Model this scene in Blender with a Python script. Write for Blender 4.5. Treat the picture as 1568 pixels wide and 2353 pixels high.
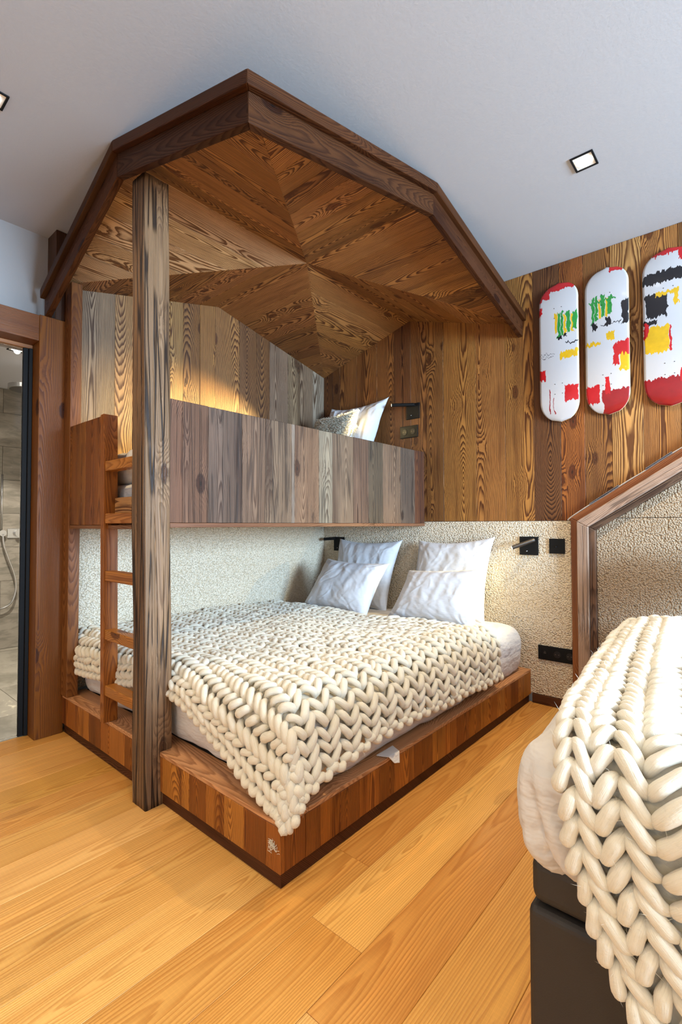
import bpy, bmesh, math, random
import numpy as np
from mathutils import Vector, Matrix, noise as mnoise

random.seed(7)
np.random.seed(7)
scene = bpy.context.scene
for o in list(bpy.data.objects):
    bpy.data.objects.remove(o)
COL = scene.collection

# ------------------------------------------------------------------ camera
F_PX, YAW, PITCH, ROLL = 1120.04, 2.2858, 0.0260, -0.0017
CAM = Vector((2.879, -3.0918, 1.10))
cd = bpy.data.cameras.new('camera')
cam = bpy.data.objects.new('camera', cd)
COL.objects.link(cam)
fw = Vector((math.cos(YAW) * math.cos(PITCH), math.sin(YAW) * math.cos(PITCH), math.sin(PITCH)))
rt = Vector((math.sin(YAW), -math.cos(YAW), 0))
up = rt.cross(fw)
rt, up = rt * math.cos(ROLL) + up * math.sin(ROLL), up * math.cos(ROLL) - rt * math.sin(ROLL)
cam.matrix_world = Matrix(((rt.x, up.x, -fw.x, CAM.x), (rt.y, up.y, -fw.y, CAM.y),
                           (rt.z, up.z, -fw.z, CAM.z), (0, 0, 0, 1)))
cd.sensor_fit = 'HORIZONTAL'
cd.sensor_width = 36.0
cd.lens = F_PX / 1568 * 36.0
cd.clip_start = 0.05
scene.camera = cam

# ------------------------------------------------------------------ world, daylight, exposure
scene.view_settings.view_transform = 'Standard'
scene.view_settings.look = 'None'
scene.view_settings.gamma = 1.0
scene.view_settings.use_curve_mapping = False
scene.view_settings.exposure = -0.10

world = bpy.data.worlds.new('world')
scene.world = world
world.use_nodes = True
bg = world.node_tree.nodes['Background']
bg.inputs[0].default_value = (0.72, 0.84, 1.0, 1)
bg.inputs[1].default_value = 1.2

def area_light(name, loc, rot, sx, sy, power, color):
    l = bpy.data.lights.new(name, 'AREA')
    l.shape = 'RECTANGLE'
    l.size, l.size_y, l.energy, l.color = sx, sy, power, color
    o = bpy.data.objects.new(name, l)
    COL.objects.link(o)
    o.location, o.rotation_euler = loc, rot
    return o

WIN_Y0, WIN_Y1, WIN_Z0, WIN_Z1, WALL_R = -2.60, -0.80, 0.95, 2.20, 6.60
area_light('window_daylight', (WALL_R + 0.02, (WIN_Y0 + WIN_Y1) / 2, (WIN_Z0 + WIN_Z1) / 2), (0, math.radians(90), 0),
           WIN_Z1 - WIN_Z0 - .06, WIN_Y1 - WIN_Y0 - .06, 800, (0.50, 0.74, 1.0))
WARM = (1.0, 0.78, 0.46)
SPOT_POWER = 54.0

# ------------------------------------------------------------------ helpers
def lin(r, g, b):
    f = lambda c: c / 255 / 12.92 if c <= 10 else ((c / 255 + 0.055) / 1.055) ** 2.4
    return (f(r), f(g), f(b), 1.0)

def link(o, parent=None):
    COL.objects.link(o)
    if parent is not None:
        o.parent = parent
    return o

def tag(o, label=None, cat=None, group=None, kind=None):
    if label: o['label'] = label
    if cat: o['category'] = cat
    if group: o['group'] = group
    if kind: o['kind'] = kind
    return o

def empty(name, loc=(0, 0, 0), **k):
    o = bpy.data.objects.new(name, None)
    o.empty_display_size = .05
    link(o)
    o.location = loc
    bpy.context.view_layer.update()
    return tag(o, **k)

def finish(name, me, mat, parent=None, color=None, smooth=False):
    if mat is not None:
        me.materials.append(mat)
    if smooth:
        me.shade_smooth()
    o = bpy.data.objects.new(name, me)
    link(o, parent)
    if parent is not None:
        if parent.type == 'EMPTY':
            o.matrix_parent_inverse = Matrix.Translation(-Vector(parent_loc(parent)))
    if color is not None:
        o.color = color
    return o

def parent_loc(p):
    v = Vector((0, 0, 0))
    while p is not None:
        v = v + p.location if p.type == 'EMPTY' else v
        p = p.parent
    return v

def from_bm(name, bm, mat, parent=None, color=None, smooth=False):
    me = bpy.data.meshes.new(name)
    bm.normal_update()
    bm.to_mesh(me)
    bm.free()
    return finish(name, me, mat, parent, color, smooth)

def uv_grain(bm, g):
    """UV in metres: u along the grain, v across it, centred on the piece."""
    g = Vector(g).normalized()
    uvl = bm.loops.layers.uv.new('UVMap')
    n = max(1, len(bm.verts))
    c = sum((v.co for v in bm.verts), Vector()) / n
    off = random.uniform(-.03, .03)
    bm.normal_update()
    for f in bm.faces:
        a = g.cross(f.normal)
        if a.length < .3:          # end grain
            a = f.normal.orthogonal().normalized()
            b = f.normal.cross(a)
            for l in f.loops:
                d = l.vert.co - c
                l[uvl].uv = (d.dot(b) * .3, d.dot(a) + .02)
            continue
        a.normalize()
        k = (c - f.calc_center_median()).dot(a)
        for l in f.loops:
            d = l.vert.co - c
            l[uvl].uv = (d.dot(g), d.dot(a) + off)

def slab(name, pts, ext, mat, parent=None, color=None, grain=(0, 0, 1), bev=.0015, seg=1):
    """planar polygon pts extruded by the vector ext, edges softened"""
    bm = bmesh.new()
    e = Vector(ext)
    a = [bm.verts.new(Vector(p)) for p in pts]
    b = [bm.verts.new(Vector(p) + e) for p in pts]
    bm.faces.new(a)
    bm.faces.new(list(reversed(b)))
    n = len(a)
    for i in range(n):
        bm.faces.new((a[i], b[i], b[(i + 1) % n], a[(i + 1) % n]))
    bmesh.ops.recalc_face_normals(bm, faces=bm.faces)
    if bev > 0:
        bmesh.ops.bevel(bm, geom=list(bm.edges), offset=bev, segments=seg, affect='EDGES', profile=.5, clamp_overlap=True)
    uv_grain(bm, grain)
    return from_bm(name, bm, mat, parent, color)

def box(name, lo, hi, mat, parent=None, color=None, grain=(0, 0, 1), bev=.0015, seg=1):
    x0, y0, z0 = lo
    x1, y1, z1 = hi
    return slab(name, [(x0, y0, z0), (x1, y0, z0), (x1, y1, z0), (x0, y1, z0)], (0, 0, z1 - z0), mat, parent, color, grain, bev, seg)

def tube_bm(bm, pts, r, sides=12, cap=True):
    pts = [Vector(p) for p in pts]
    rings = []
    n = None
    rr = r if isinstance(r, (list, tuple)) else [r] * len(pts)
    for i, p in enumerate(pts):
        t = (pts[min(i + 1, len(pts) - 1)] - pts[max(i - 1, 0)]).normalized()
        if n is None:
            n = t.orthogonal().normalized()
        n = (n - t * n.dot(t)).normalized()
        b = t.cross(n)
        rings.append([bm.verts.new(p + (n * math.cos(k * 2 * math.pi / sides) + b * math.sin(k * 2 * math.pi / sides)) * rr[i]) for k in range(sides)])
    for i in range(len(pts) - 1):
        for k in range(sides):
            bm.faces.new((rings[i][k], rings[i][(k + 1) % sides], rings[i + 1][(k + 1) % sides], rings[i + 1][k]))
    if cap:
        bm.faces.new(list(reversed(rings[0])))
        bm.faces.new(rings[-1])

def tube(name, pts, r, mat, parent=None, sides=12):
    bm = bmesh.new()
    tube_bm(bm, pts, r, sides)
    return from_bm(name, bm, mat, parent, smooth=True)

def grid_mesh(name, P, mat, parent=None, closed_u=False, smooth=True, uv=None):
    """P: (nu, nv, 3) array"""
    nu, nv = P.shape[:2]
    idx = np.arange(nu * nv).reshape(nu, nv)
    a, b, c, d = idx[:-1, :-1], idx[1:, :-1], idx[1:, 1:], idx[:-1, 1:]
    f = np.stack([a, b, c, d], -1).reshape(-1, 4)
    if closed_u:
        g = np.stack([idx[-1, :-1], idx[0, :-1], idx[0, 1:], idx[-1, 1:]], -1)
        f = np.concatenate([f, g])
    me = bpy.data.meshes.new(name)
    me.from_pydata(P.reshape(-1, 3).tolist(), [], f.tolist())
    return finish(name, me, mat, parent, smooth=smooth)

def nz(x, y, z=0.0):
    return mnoise.noise(Vector((x, y, z)))

# ------------------------------------------------------------------ node helper
class G:
    def __init__(self, name):
        self.m = bpy.data.materials.new(name)
        self.m.use_nodes = True
        self.t = self.m.node_tree
        self.t.nodes.clear()
        self.out = self.t.nodes.new('ShaderNodeOutputMaterial')
        self.b = self.t.nodes.new('ShaderNodeBsdfPrincipled')
        self.t.links.new(self.b.outputs[0], self.out.inputs[0])
    def put(self, sock, v):
        if hasattr(v, 'node'):
            self.t.links.new(v, sock)
        else:
            try:
                sock.default_value = v
            except Exception:
                sock.default_value = (v, v, v)
    def n(self, typ, ins=(), out=0, **props):
        nd = self.t.nodes.new(typ)
        for k, v in props.items():
            setattr(nd, k, v)
        items = ins.items() if isinstance(ins, dict) else enumerate(ins)
        for k, v in items:
            if v is not None:
                self.put(nd.inputs[k], v)
        return nd.outputs[out]
    def math(self, op, a, b=None, c=None, clamp=False):
        return self.n('ShaderNodeMath', [a, b, c], operation=op, use_clamp=clamp)
    def vec(self, x, y, z=0.0):
        return self.n('ShaderNodeCombineXYZ', [x, y, z])
    def smooth(self, x, a, b):          # 0 at a, 1 at b
        return self.n('ShaderNodeMapRange', {'Value': x, 'From Min': a, 'From Max': b, 'To Min': 0.0, 'To Max': 1.0}, interpolation_type='SMOOTHSTEP')
    def noise(self, v, scale=1.0, detail=2.0, rough=.5, out=0, dim='3D'):
        return self.n('ShaderNodeTexNoise', {'Vector': v, 'Scale': scale, 'Detail': detail, 'Roughness': rough}, out=out, noise_dimensions=dim)
    def mix(self, f, a, b, blend='MIX'):
        nd = self.t.nodes.new('ShaderNodeMix')
        nd.data_type, nd.blend_type = 'RGBA', blend
        self.put(nd.inputs[0], f)
        self.put(nd.inputs[6], a)
        self.put(nd.inputs[7], b)
        return nd.outputs[2]
    def bump(self, h, strength=.5, dist=.002, normal=None):
        return self.n('ShaderNodeBump', {'Height': h, 'Strength': strength, 'Distance': dist, 'Normal': normal})
    def set(self, **k):
        for a, v in k.items():
            self.put(self.b.inputs[a.replace('_', ' ')], v)
        return self.m

def plain(name, col, rough=.6, metal=0.0, spec=.5, **k):
    g = G(name)
    pos = g.n('ShaderNodeTexCoord', out=3)
    n = g.noise(pos, 60, 3)
    c = g.mix(g.math('MULTIPLY', n, .12), col, (col[0] * .7, col[1] * .7, col[2] * .7, 1))
    g.set(Base_Color=c, Roughness=rough, Metallic=metal, **k)
    g.b.inputs['Specular IOR Level'].default_value = spec
    return g.m

def emit(name, col, strength):
    g = G(name)
    return g.set(Base_Color=(0.9, .9, .9, 1), Emission_Color=col, Emission_Strength=strength)

def wood(name, freq=105., ring=.75, dark=(.30, .22, .17), fiber=.45, stain=.5, knot=1.0, rough=.6, bump=.5,
         kscale=(2.9, 6.2), wave=.11, spec=.35, cracks=0.0, saw=0.0, streak=.5, wfreq=.5):
    g = G(name)
    uv = g.n('ShaderNodeUVMap', uv_map='UVMap')
    sp = g.t.nodes.new('ShaderNodeSeparateXYZ')
    g.t.links.new(uv, sp.inputs[0])
    oi = g.t.nodes.new('ShaderNodeObjectInfo')
    seed = g.math('MULTIPLY', oi.outputs['Random'], 61.7)
    U = g.math('ADD', sp.outputs[0], g.math('MULTIPLY', seed, 3.1))
    V = sp.outputs[1]
    M = lambda a, b: g.math('MULTIPLY', a, b)
    A = lambda a, b: g.math('ADD', a, b)
    lo = g.noise(g.vec(M(U, 1.1), M(V, 3.0), seed), 1.0, 2)
    lo = g.math('SUBTRACT', lo, .5)
    # knots
    kd = g.n('ShaderNodeTexVoronoi', {'Vector': g.vec(M(U, kscale[0]), M(A(V, M(lo, .06)), kscale[1]), M(seed, 2.3)), 'Scale': 1.0, 'Randomness': 1.0}, out=0)
    kn = g.noise(g.vec(M(U, 60.0), M(V, 90.0), seed), 1.0, 2)
    kd = A(kd, M(g.math('SUBTRACT', kn, .5), .05))
    kbump = g.smooth(kd, .42, 0.0)
    kmask = M(g.smooth(kd, .155, .10), knot)
    # cathedral rings: distance from a pith that wanders above and below the cut
    w1 = g.noise(g.vec(M(U, wfreq), seed, 4.2), 1.0, 1.0)
    w = A(.008, M(g.math('ABSOLUTE', g.math('SUBTRACT', w1, .47)), wave * 5))
    off = M(g.math('SUBTRACT', g.math('FRACT', M(seed, 7.77)), .5), .11)
    vv = A(A(V, off), M(lo, .03))
    R = g.math('SQRT', A(M(vv, vv), M(w, w)))
    R = A(R, A(M(lo, .035), M(kbump, .024 * knot)))
    fine = g.noise(g.vec(M(U, 4.0), M(V, 60.0), seed), 1.0, 3)
    ph = A(M(R, freq), M(fine, 1.1))
    fr = g.math('FRACT', ph)
    ramp = g.t.nodes.new('ShaderNodeValToRGB')
    cr = ramp.color_ramp
    cr.elements[0].position, cr.elements[0].color = 0.0, (0, 0, 0, 1)
    cr.elements[1].position, cr.elements[1].color = 1.0, (0.05, .05, .05, 1)
    for p, v in ((.35, .12), (.68, .75), (.86, 1.0), (.94, .6)):
        e = cr.elements.new(p)
        e.color = (v, v, v, 1)
    g.t.links.new(fr, ramp.inputs[0])
    rg = ramp.outputs[0]
    fib = g.noise(g.vec(M(U, 7.0), M(V, 330.0), seed), 1.0, 3, .6)
    st = g.noise(g.vec(M(U, 1.0), M(V, 14.0), A(seed, 9.0)), 1.0, 3, .6)
    st2 = g.noise(g.vec(M(U, 3.0), M(V, 5.0), A(seed, 19.0)), 1.0, 3, .55)
    base = oi.outputs['Color']
    darkc = g.mix(1.0, base, (*dark, 1), 'MULTIPLY')
    amt = M(rg, M(A(.45, M(st2, 1.1)), ring))
    col = g.mix(g.math('MINIMUM', amt, 1.0), base, darkc)
    col = g.mix(M(g.smooth(st, .50, .74), stain), col, darkc)
    # pale worn streaks
    col = g.mix(M(g.smooth(st, .46, .28), streak * .5), col, g.mix(1.0, col, (1.55, 1.45, 1.35, 1), 'MULTIPLY'))
    fm = A(1.0 - fiber * .55, M(fib, fiber * 1.1))
    col = g.mix(1.0, col, g.n('ShaderNodeCombineColor', [fm, fm, fm]), 'MULTIPLY')
    kring = g.smooth(g.math('ABSOLUTE', g.math('SUBTRACT', g.math('FRACT', M(kd, 42.0)), .5)), .15, .4)
    kin = g.mix(kring, g.mix(1.0, base, (.34, .22, .14, 1), 'MULTIPLY'), g.mix(1.0, base, (.16, .10, .065, 1), 'MULTIPLY'))
    krim = M(g.smooth(kd, .085, .135), g.smooth(kd, .175, .14))
    kin = g.mix(M(krim, .8), kin, g.mix(1.0, base, (.06, .035, .022, 1), 'MULTIPLY'))
    kin = g.mix(g.smooth(kd, .045, .02), kin, g.mix(1.0, base, (.05, .03, .02, 1), 'MULTIPLY'))
    col = g.mix(M(kmask, .92), col, kin)
    h = A(M(rg, -.45), M(fib, .55))
    if saw:
        sw = g.n('ShaderNodeTexWave', {'Vector': g.vec(M(U, 1.0), 0.0, 0.0), 'Scale': 26.0, 'Distortion': 4.0, 'Detail': 2.0})
        col = g.mix(M(g.smooth(sw, .7, 1.0), saw), col, g.mix(1.0, col, (1.25, 1.22, 1.18, 1), 'MULTIPLY'))
    if cracks:
        ck = g.n('ShaderNodeTexVoronoi', {'Vector': g.vec(M(U, .8), M(A(V, M(lo, .03)), 38.0), seed), 'Scale': 1.0}, out=0, feature='DISTANCE_TO_EDGE')
        cm = M(g.smooth(ck, .075, .02), g.smooth(st2, .38, .50))
        cm = M(cm, cracks)
        col = g.mix(cm, col, g.mix(1.0, base, (.10, .08, .07, 1), 'MULTIPLY'))
        h = A(h, M(cm, -2.2))
    g.set(Base_Color=col, Roughness=A(rough - .08, M(rg, .12)), Normal=g.bump(h, bump, .0025))
    g.b.inputs['Specular IOR Level'].default_value = spec
    return g.m

# ------------------------------------------------------------------ materials
M_PLANK = wood('reclaimed_spruce', freq=165, ring=1.25, dark=(.22, .145, .09), stain=.65, rough=.6, fiber=.6, wave=.10)
M_BASE = wood('reclaimed_dark_planks', freq=260, ring=.8, dark=(.20, .10, .05), stain=.85, fiber=.7, knot=.6, rough=.5, bump=.6, wave=.06)
M_PANEL = wood('weathered_grey_planks', freq=170, ring=.85, dark=(.30, .23, .20), stain=.8, rough=.72, cracks=.6, streak=.9, fiber=.65, wave=.07)
M_BEAM = wood('hewn_beam', freq=210, ring=.6, dark=(.24, .18, .14), stain=.8, rough=.6, cracks=1.0, bump=.8, kscale=(2.6, 9.0), wave=.03, wfreq=.3, fiber=.7)
M_VARN = wood('varnished_timber', freq=170, ring=.68, dark=(.32, .20, .11), stain=.6, rough=.45, bump=.25, spec=.3, fiber=.45, wave=.08)
M_DARK = wood('dark_fascia', freq=220, ring=.7, dark=(.24, .16, .12), stain=.85, rough=.55, bump=.5, fiber=.8, wave=.06, spec=.12)
M_OAK = wood('oak_floor', freq=150, ring=.62, dark=(.62, .45, .28), stain=.40, fiber=.42, knot=.25, rough=.38, bump=.2, kscale=(1.8, 7.0), wave=.08, wfreq=.3, saw=.12, streak=.5)

def mat_wool(name, col, scale):
    g = G(name)
    uv = g.n('ShaderNodeUVMap', uv_map='UVMap')
    sp = g.t.nodes.new('ShaderNodeSeparateXYZ')
    g.t.links.new(uv, sp.inputs[0])
    n = g.noise(g.vec(g.math('MULTIPLY', sp.outputs[0], 30.0), g.math('MULTIPLY', sp.outputs[1], 420.0), 0.0), 1.0, 3, .6)
    pos = g.n('ShaderNodeNewGeometry', out=0)
    n2 = g.noise(pos, 14, 2)
    n3 = g.noise(pos, 260, 3)
    c = g.mix(n2, col, (col[0] * .93, col[1] * .88, col[2] * .78, 1))
    c = g.mix(g.math('MULTIPLY', g.smooth(n, .55, .3), .22), c, (col[0] * .6, col[1] * .55, col[2] * .45, 1))
    g.set(Base_Color=c, Roughness=.95, Normal=g.bump(g.math('ADD', n, g.math('MULTIPLY', n3, .5)), .45, .003),
          Sheen_Weight=.35, Sheen_Roughness=.5)
    g.b.inputs['Subsurface Weight'].default_value = .12
    g.b.inputs['Subsurface Radius'].default_value = (.02, .016, .01)
    g.b.inputs['Subsurface Scale'].default_value = .5
    g.b.inputs['Specular IOR Level'].default_value = .1
    return g.m

def mat_linen(name, col, wr=.55):
    g = G(name)
    pos = g.n('ShaderNodeNewGeometry', out=0)
    n = g.noise(pos, 9, 4, .55)
    n2 = g.noise(pos, 900, 2)
    v = g.noise(g.n('ShaderNodeVectorMath', [pos, (7, 7, 22)], operation='MULTIPLY'), 1.0, 3, .5)
    h = g.math('ADD', g.math('MULTIPLY', n, .6), g.math('MULTIPLY', v, .8))
    g.set(Base_Color=g.mix(g.math('MULTIPLY', n2, .15), col, (col[0] * .85, col[1] * .85, col[2] * .86, 1)), Roughness=.75,
          Normal=g.bump(h, wr, .03), Sheen_Weight=.1)
    g.b.inputs['Specular IOR Level'].default_value = .2
    return g.m

def mat_boucle(name, col):
    g = G(name)
    pos = g.n('ShaderNodeNewGeometry', out=0)
    wv = g.noise(pos, 45, 2, out=1)
    p2 = g.n('ShaderNodeVectorMath', [pos, g.n('ShaderNodeVectorMath', [wv, (.007, .007, .007)], operation='MULTIPLY')], operation='ADD')
    v = g.n('ShaderNodeTexVoronoi', {'Vector': p2, 'Scale': 118.0}, out=0)
    n = g.noise(pos, 240, 3)
    h = g.math('ADD', g.math('MULTIPLY', g.math('MULTIPLY', v, v), -1.6), g.math('MULTIPLY', n, .5))
    c = g.mix(g.smooth(v, .30, .75), col, (col[0] * .84, col[1] * .79, col[2] * .70, 1))
    g.set(Base_Color=c, Roughness=.95, Normal=g.bump(h, .85, .009), Sheen_Weight=.15)
    g.b.inputs['Specular IOR Level'].default_value = .1
    return g.m

def mat_plaster(name, col):
    g = G(name)
    pos = g.n('ShaderNodeNewGeometry', out=0)
    n = g.noise(pos, 110, 3)
    g.set(Base_Color=g.mix(g.math('MULTIPLY', g.noise(pos, 2.5, 3), .12), col, (col[0] * .85, col[1] * .84, col[2] * .82, 1)),
          Roughness=.85, Normal=g.bump(n, .12, .004))
    return g.m

def mat_stone(name, col):
    g = G(name)
    oi = g.t.nodes.new('ShaderNodeObjectInfo')
    pos = g.n('ShaderNodeNewGeometry', out=0)
    sh = g.n('ShaderNodeVectorMath', [pos, oi.outputs['Random']], operation='ADD')
    st = g.n('ShaderNodeVectorMath', [sh, (2.0, 2.5, 9.0)], operation='MULTIPLY')
    w = g.noise(st, 1.0, 3, out=1)
    st2 = g.n('ShaderNodeVectorMath', [st, g.n('ShaderNodeVectorMath', [w, (1.6, 1.6, 1.6)], operation='MULTIPLY')], operation='ADD')
    n = g.noise(st2, 1.6, 5, .65)
    c = g.mix(g.smooth(n, .35, .62), (col[0] * .62, col[1] * .62, col[2] * .6, 1), col)
    c = g.mix(g.smooth(n, .66, .74), c, (col[0] * 2.0, col[1] * 2.0, col[2] * 1.9, 1))
    g.set(Base_Color=c, Roughness=.5, Normal=g.bump(n, .15, .004))
    return g.m

def mat_leather(name):
    g = G(name)
    pos = g.n('ShaderNodeNewGeometry', out=0)
    v = g.n('ShaderNodeTexVoronoi', {'Vector': pos, 'Scale': 420.0}, out=0)
    n = g.noise(pos, 5, 2)
    g.set(Base_Color=g.mix(n, lin(52, 46, 43), lin(40, 35, 32)), Roughness=.62, Normal=g.bump(v, .25, .001))
    return g.m

M_CEIL = mat_plaster('ceiling_paint', lin(176, 175, 178))
M_PLASTER = mat_plaster('grey_plaster', lin(150, 143, 140))
M_WHITE = mat_plaster('white_wall', lin(222, 219, 214))
M_BOUCLE = mat_boucle('cream_boucle', lin(234, 218, 195))
M_BOUCLE2 = mat_boucle('darker_boucle', lin(178, 156, 132))  # same weave in a darker tone than the cream panels
M_WOOL = mat_wool('cream_wool', lin(226, 219, 204), 1)
M_LINEN = mat_linen('white_cotton', lin(208, 207, 210), .28)
M_LINEN2 = mat_linen('warm_white_sheet', lin(216, 210, 205), .8)
M_BLACK = plain('black_metal', lin(22, 21, 21), .6, spec=.15)
M_BLACKPL = plain('black_plastic', lin(17, 17, 18), .5, spec=.2)
M_SOCKET = plain('socket_hole', lin(8, 8, 8), .5)
M_CHROME = plain('chrome', lin(200, 200, 200), .18, 1.0)
M_GUN = plain('gunmetal', lin(110, 104, 98), .35, 1.0)
M_STONE = mat_stone('grey_stone', lin(142, 134, 122))
M_STONEF = mat_stone('grey_stone_floor', lin(140, 133, 120))
M_GROUT = plain('grout', lin(120, 113, 102), .9)
M_LEATHER = mat_leather('black_leather')
M_BULB = emit('lamp_lens', (1.0, .86, .66, 1), 6.0)
M_BULBC = emit('downlight_lens', (1.0, .93, .82, 1), 12.0)
M_REFL = plain('reflector', lin(240, 236, 228), .35)
M_WIREW = plain('white_cable', lin(205, 205, 208), .5)
M_GREYST = plain('led_strip', lin(120, 125, 132), .5)
M_FUR = plain('fur', lin(206, 196, 176), .8)
M_UNDER = plain('dark_backing', lin(40, 30, 24), .9)

# plank tones (boards differ in colour; leftmost headboard-wall ones are also darkened for weaker light)
GOLD, TAN, BROWN, DKBROWN, RED = lin(176, 122, 66), lin(182, 136, 84), lin(142, 96, 54), lin(112, 72, 40), lin(150, 88, 42)
GREYBR, GREYLT, GREYDK, PINK = lin(156, 128, 98), lin(188, 172, 152), lin(108, 94, 82), lin(172, 142, 118)

def sat(c, k=1.0):
    return (c[0] * k, c[1] * k * .95, c[2] * k * .78, 1)

def vary(c, a=.10):
    k = 1 + random.uniform(-a, a)
    return (c[0] * k, c[1] * k * (1 + random.uniform(-.04, .04)), c[2] * k * (1 + random.uniform(-.08, .08)), 1)

# ================================================================== SETTING
CEIL = 2.695
# vault of the canopy: two crossed gables
XC, YC, ZLOW, ZHI, XO, YO = .878, -1.09, 2.377, 2.634, 1.735, -2.19
def gy(y):
    return ZHI - (ZHI - ZLOW) * (abs(y - YC) / (abs(YC) if y > YC else abs(YO - YC)))
def gx(x):
    return ZHI - (ZHI - ZLOW) * (abs(x - XC) / (XC if x < XC else XO - XC))

# floor with boards
floor = empty('floor', kind='structure', label='honey coloured oak plank floor of the bedroom')
box('subfloor', (-.075, -5.6, -.10), (WALL_R, .0, -.022), M_UNDER, floor, bev=0)
BW = .178
x = 2.077 - BW * 13
k = 0
while x < WALL_R:
    xa, xb = max(x, -.07), min(x + BW, WALL_R)
    if xb - xa > .01:
        ys = [-5.6]
        y = -5.6 + random.uniform(.4, 1.9)
        if abs(x + BW - 2.077) < .01:
            y = -2.09 - 1.9
        while y < -.3:
            ys.append(y)
            y += 1.9 if abs(x + BW - 2.077) < .01 else random.uniform(2.1, 2.8)
        ys.append(0.0)
        for a, b in zip(ys[:-1], ys[1:]):
            c = vary(random.choice([lin(218, 162, 88), lin(212, 154, 78), lin(226, 172, 100), lin(206, 148, 74)]), .05)
            box('floor_board', (xa + .0004, a + .0005, -.02), (xb - .0004, b - .0005, random.uniform(-.0004, .0002)), M_OAK, floor, c, (0, 1, 0), bev=.0012)
    x += BW
    k += 1

ceil = box('ceiling', (-.20, -5.7, CEIL), (WALL_R + .1, .15, CEIL + .1), M_CEIL, bev=0)
tag(ceil, 'flat pale painted ceiling of the bedroom', kind='structure')

# headboard wall (y = 0) with vertical boards above and the boucle panel below
wb = box('wall_back', (-.20, .022, -.10), (WALL_R + .1, .15, CEIL), M_WHITE, bev=0)
tag(wb, 'wall behind the bed heads clad in vertical reclaimed boards', kind='structure')
seams = [0.0, .107, .186, .371, .575, .738, .891, 1.026, 1.165, 1.413, 1.616, 1.80, 1.96, 2.094, 2.237, 2.39, 2.561, 2.75, 2.91, 3.10, 3.26, 3.46, 3.62, 3.80, 4.0, 4.15, 4.35, 4.55, 4.75, 4.95, 5.2, 5.4, 5.6, 5.85, 6.1, 6.35, WALL_R]
tones = [DKBROWN, DKBROWN, BROWN, BROWN, BROWN, DKBROWN, BROWN, BROWN, GOLD, GOLD, GOLD, DKBROWN, RED, BROWN, TAN, GOLD]  # leftmost boards darkened: the weaker light there is put into their tones
for i, (a, b) in enumerate(zip(seams[:-1], seams[1:])):
    c = vary(tones[i] if i < len(tones) else random.choice([GOLD, BROWN, RED, TAN]), .06)
    top = [(b, CEIL - .001), (a, CEIL - .001)]
    pts = [(a + .0005, 0, 1.122), (b - .0005, 0, 1.122)] + [(min(max(px, a + .0005), b - .0005), 0, pz) for px, pz in top]
    pr = random.uniform(-.002, .0)
    slab('wall_board', [(p[0], pr, p[2]) for p in pts], (0, .020 - pr, 0), M_PLANK, wb, sat(c, 1.05), (0, 0, 1), bev=.0014)

# side wall of the bunk (x = 0)
wl = box('wall_left', (-.20, -2.10, -.10), (-.022, .022, CEIL), M_WHITE, bev=0)
tag(wl, 'wall along the bunk clad in weathered upright boards', kind='structure')
seams = [-2.035, -1.812, -1.703, -1.572, -1.459, -1.366, -1.238, -1.117, -.908, -.747, -.618, -.426, -.289, -.14, 0.0]
tones = [GREYBR, TAN, GREYBR, TAN, TAN, BROWN, GOLD, GOLD, BROWN, BROWN, GREYBR, GREYBR, GREYBR, lin(168, 150, 126)]
for i, (a, b) in enumerate(zip(seams[:-1], seams[1:])):
    top = [(b, CEIL - .001), (a, CEIL - .001)]
    pts = [(a + .0005, 1.122), (b - .0005, 1.122)] + [(min(max(py, a + .0005), b - .0005), pz) for py, pz in top]
    pr = random.uniform(-.002, 0)
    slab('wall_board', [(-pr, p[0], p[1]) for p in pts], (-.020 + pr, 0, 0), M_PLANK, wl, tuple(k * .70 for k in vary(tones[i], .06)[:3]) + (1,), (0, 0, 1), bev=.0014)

# wall with the bathroom door
wd = empty('wall_door', kind='structure', label='grey plaster wall around the bathroom doorway')
box('plaster_panel', (-.20, -5.6, 2.06), (-.10, -2.10, CEIL), M_PLASTER, wd, bev=0)
box('plaster_panel', (-.20, -5.6, -.10), (-.10, -3.20, 2.06), M_PLASTER, wd, bev=0)
box('plaster_panel', (-.20, -2.19, -.10), (-.10, -2.10, 2.06), M_PLASTER, wd, bev=0)
# door trim
t1 = empty('trim_1', kind='structure', label='dark brown timber casing around the bathroom doorway')
VB = lin(118, 68, 18)
box('casing_board', (-.10, -2.222, 0), (.045, -2.086, 2.200), M_VARN, t1, VB, (0, 0, 1), .003, 2)
box('casing_board', (-.10, -3.36, 0), (.045, -3.20, 2.200), M_VARN, t1, VB, (0, 0, 1), .003, 2)
box('door_header', (-.10, -3.20, 2.06), (.045, -2.222, 2.195), M_VARN, t1, lin(112, 64, 26), (0, 1, 0), .003, 2)
box('door_stop', (-.10, -3.20, 2.040), (-.055, -2.222, 2.06), M_VARN, t1, lin(150, 98, 56), (0, 1, 0), .002)
# glazed door: black metal leaf edge and clear glass
d1 = empty('door_1', (-.07, -2.7, 0), kind='structure', label='clear glass shower door with a black metal edge')
box('door_frame', (-.088, -2.2405, .004), (-.050, -2.2225, 2.04), M_BLACK, d1, bev=.002)
box('door_stile', (-.080, -2.265, .004), (-.060, -2.2410, 2.04), M_BLACK, d1, bev=.002)
gg = G('door_glass')
gg.set(Base_Color=(1, 1, 1, 1), Roughness=0.0, IOR=1.1, Transmission_Weight=1.0)
box('glass_pane', (-.073, -3.19, .012), (-.067, -2.266, 2.035), gg.m, d1, bev=0)

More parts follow.
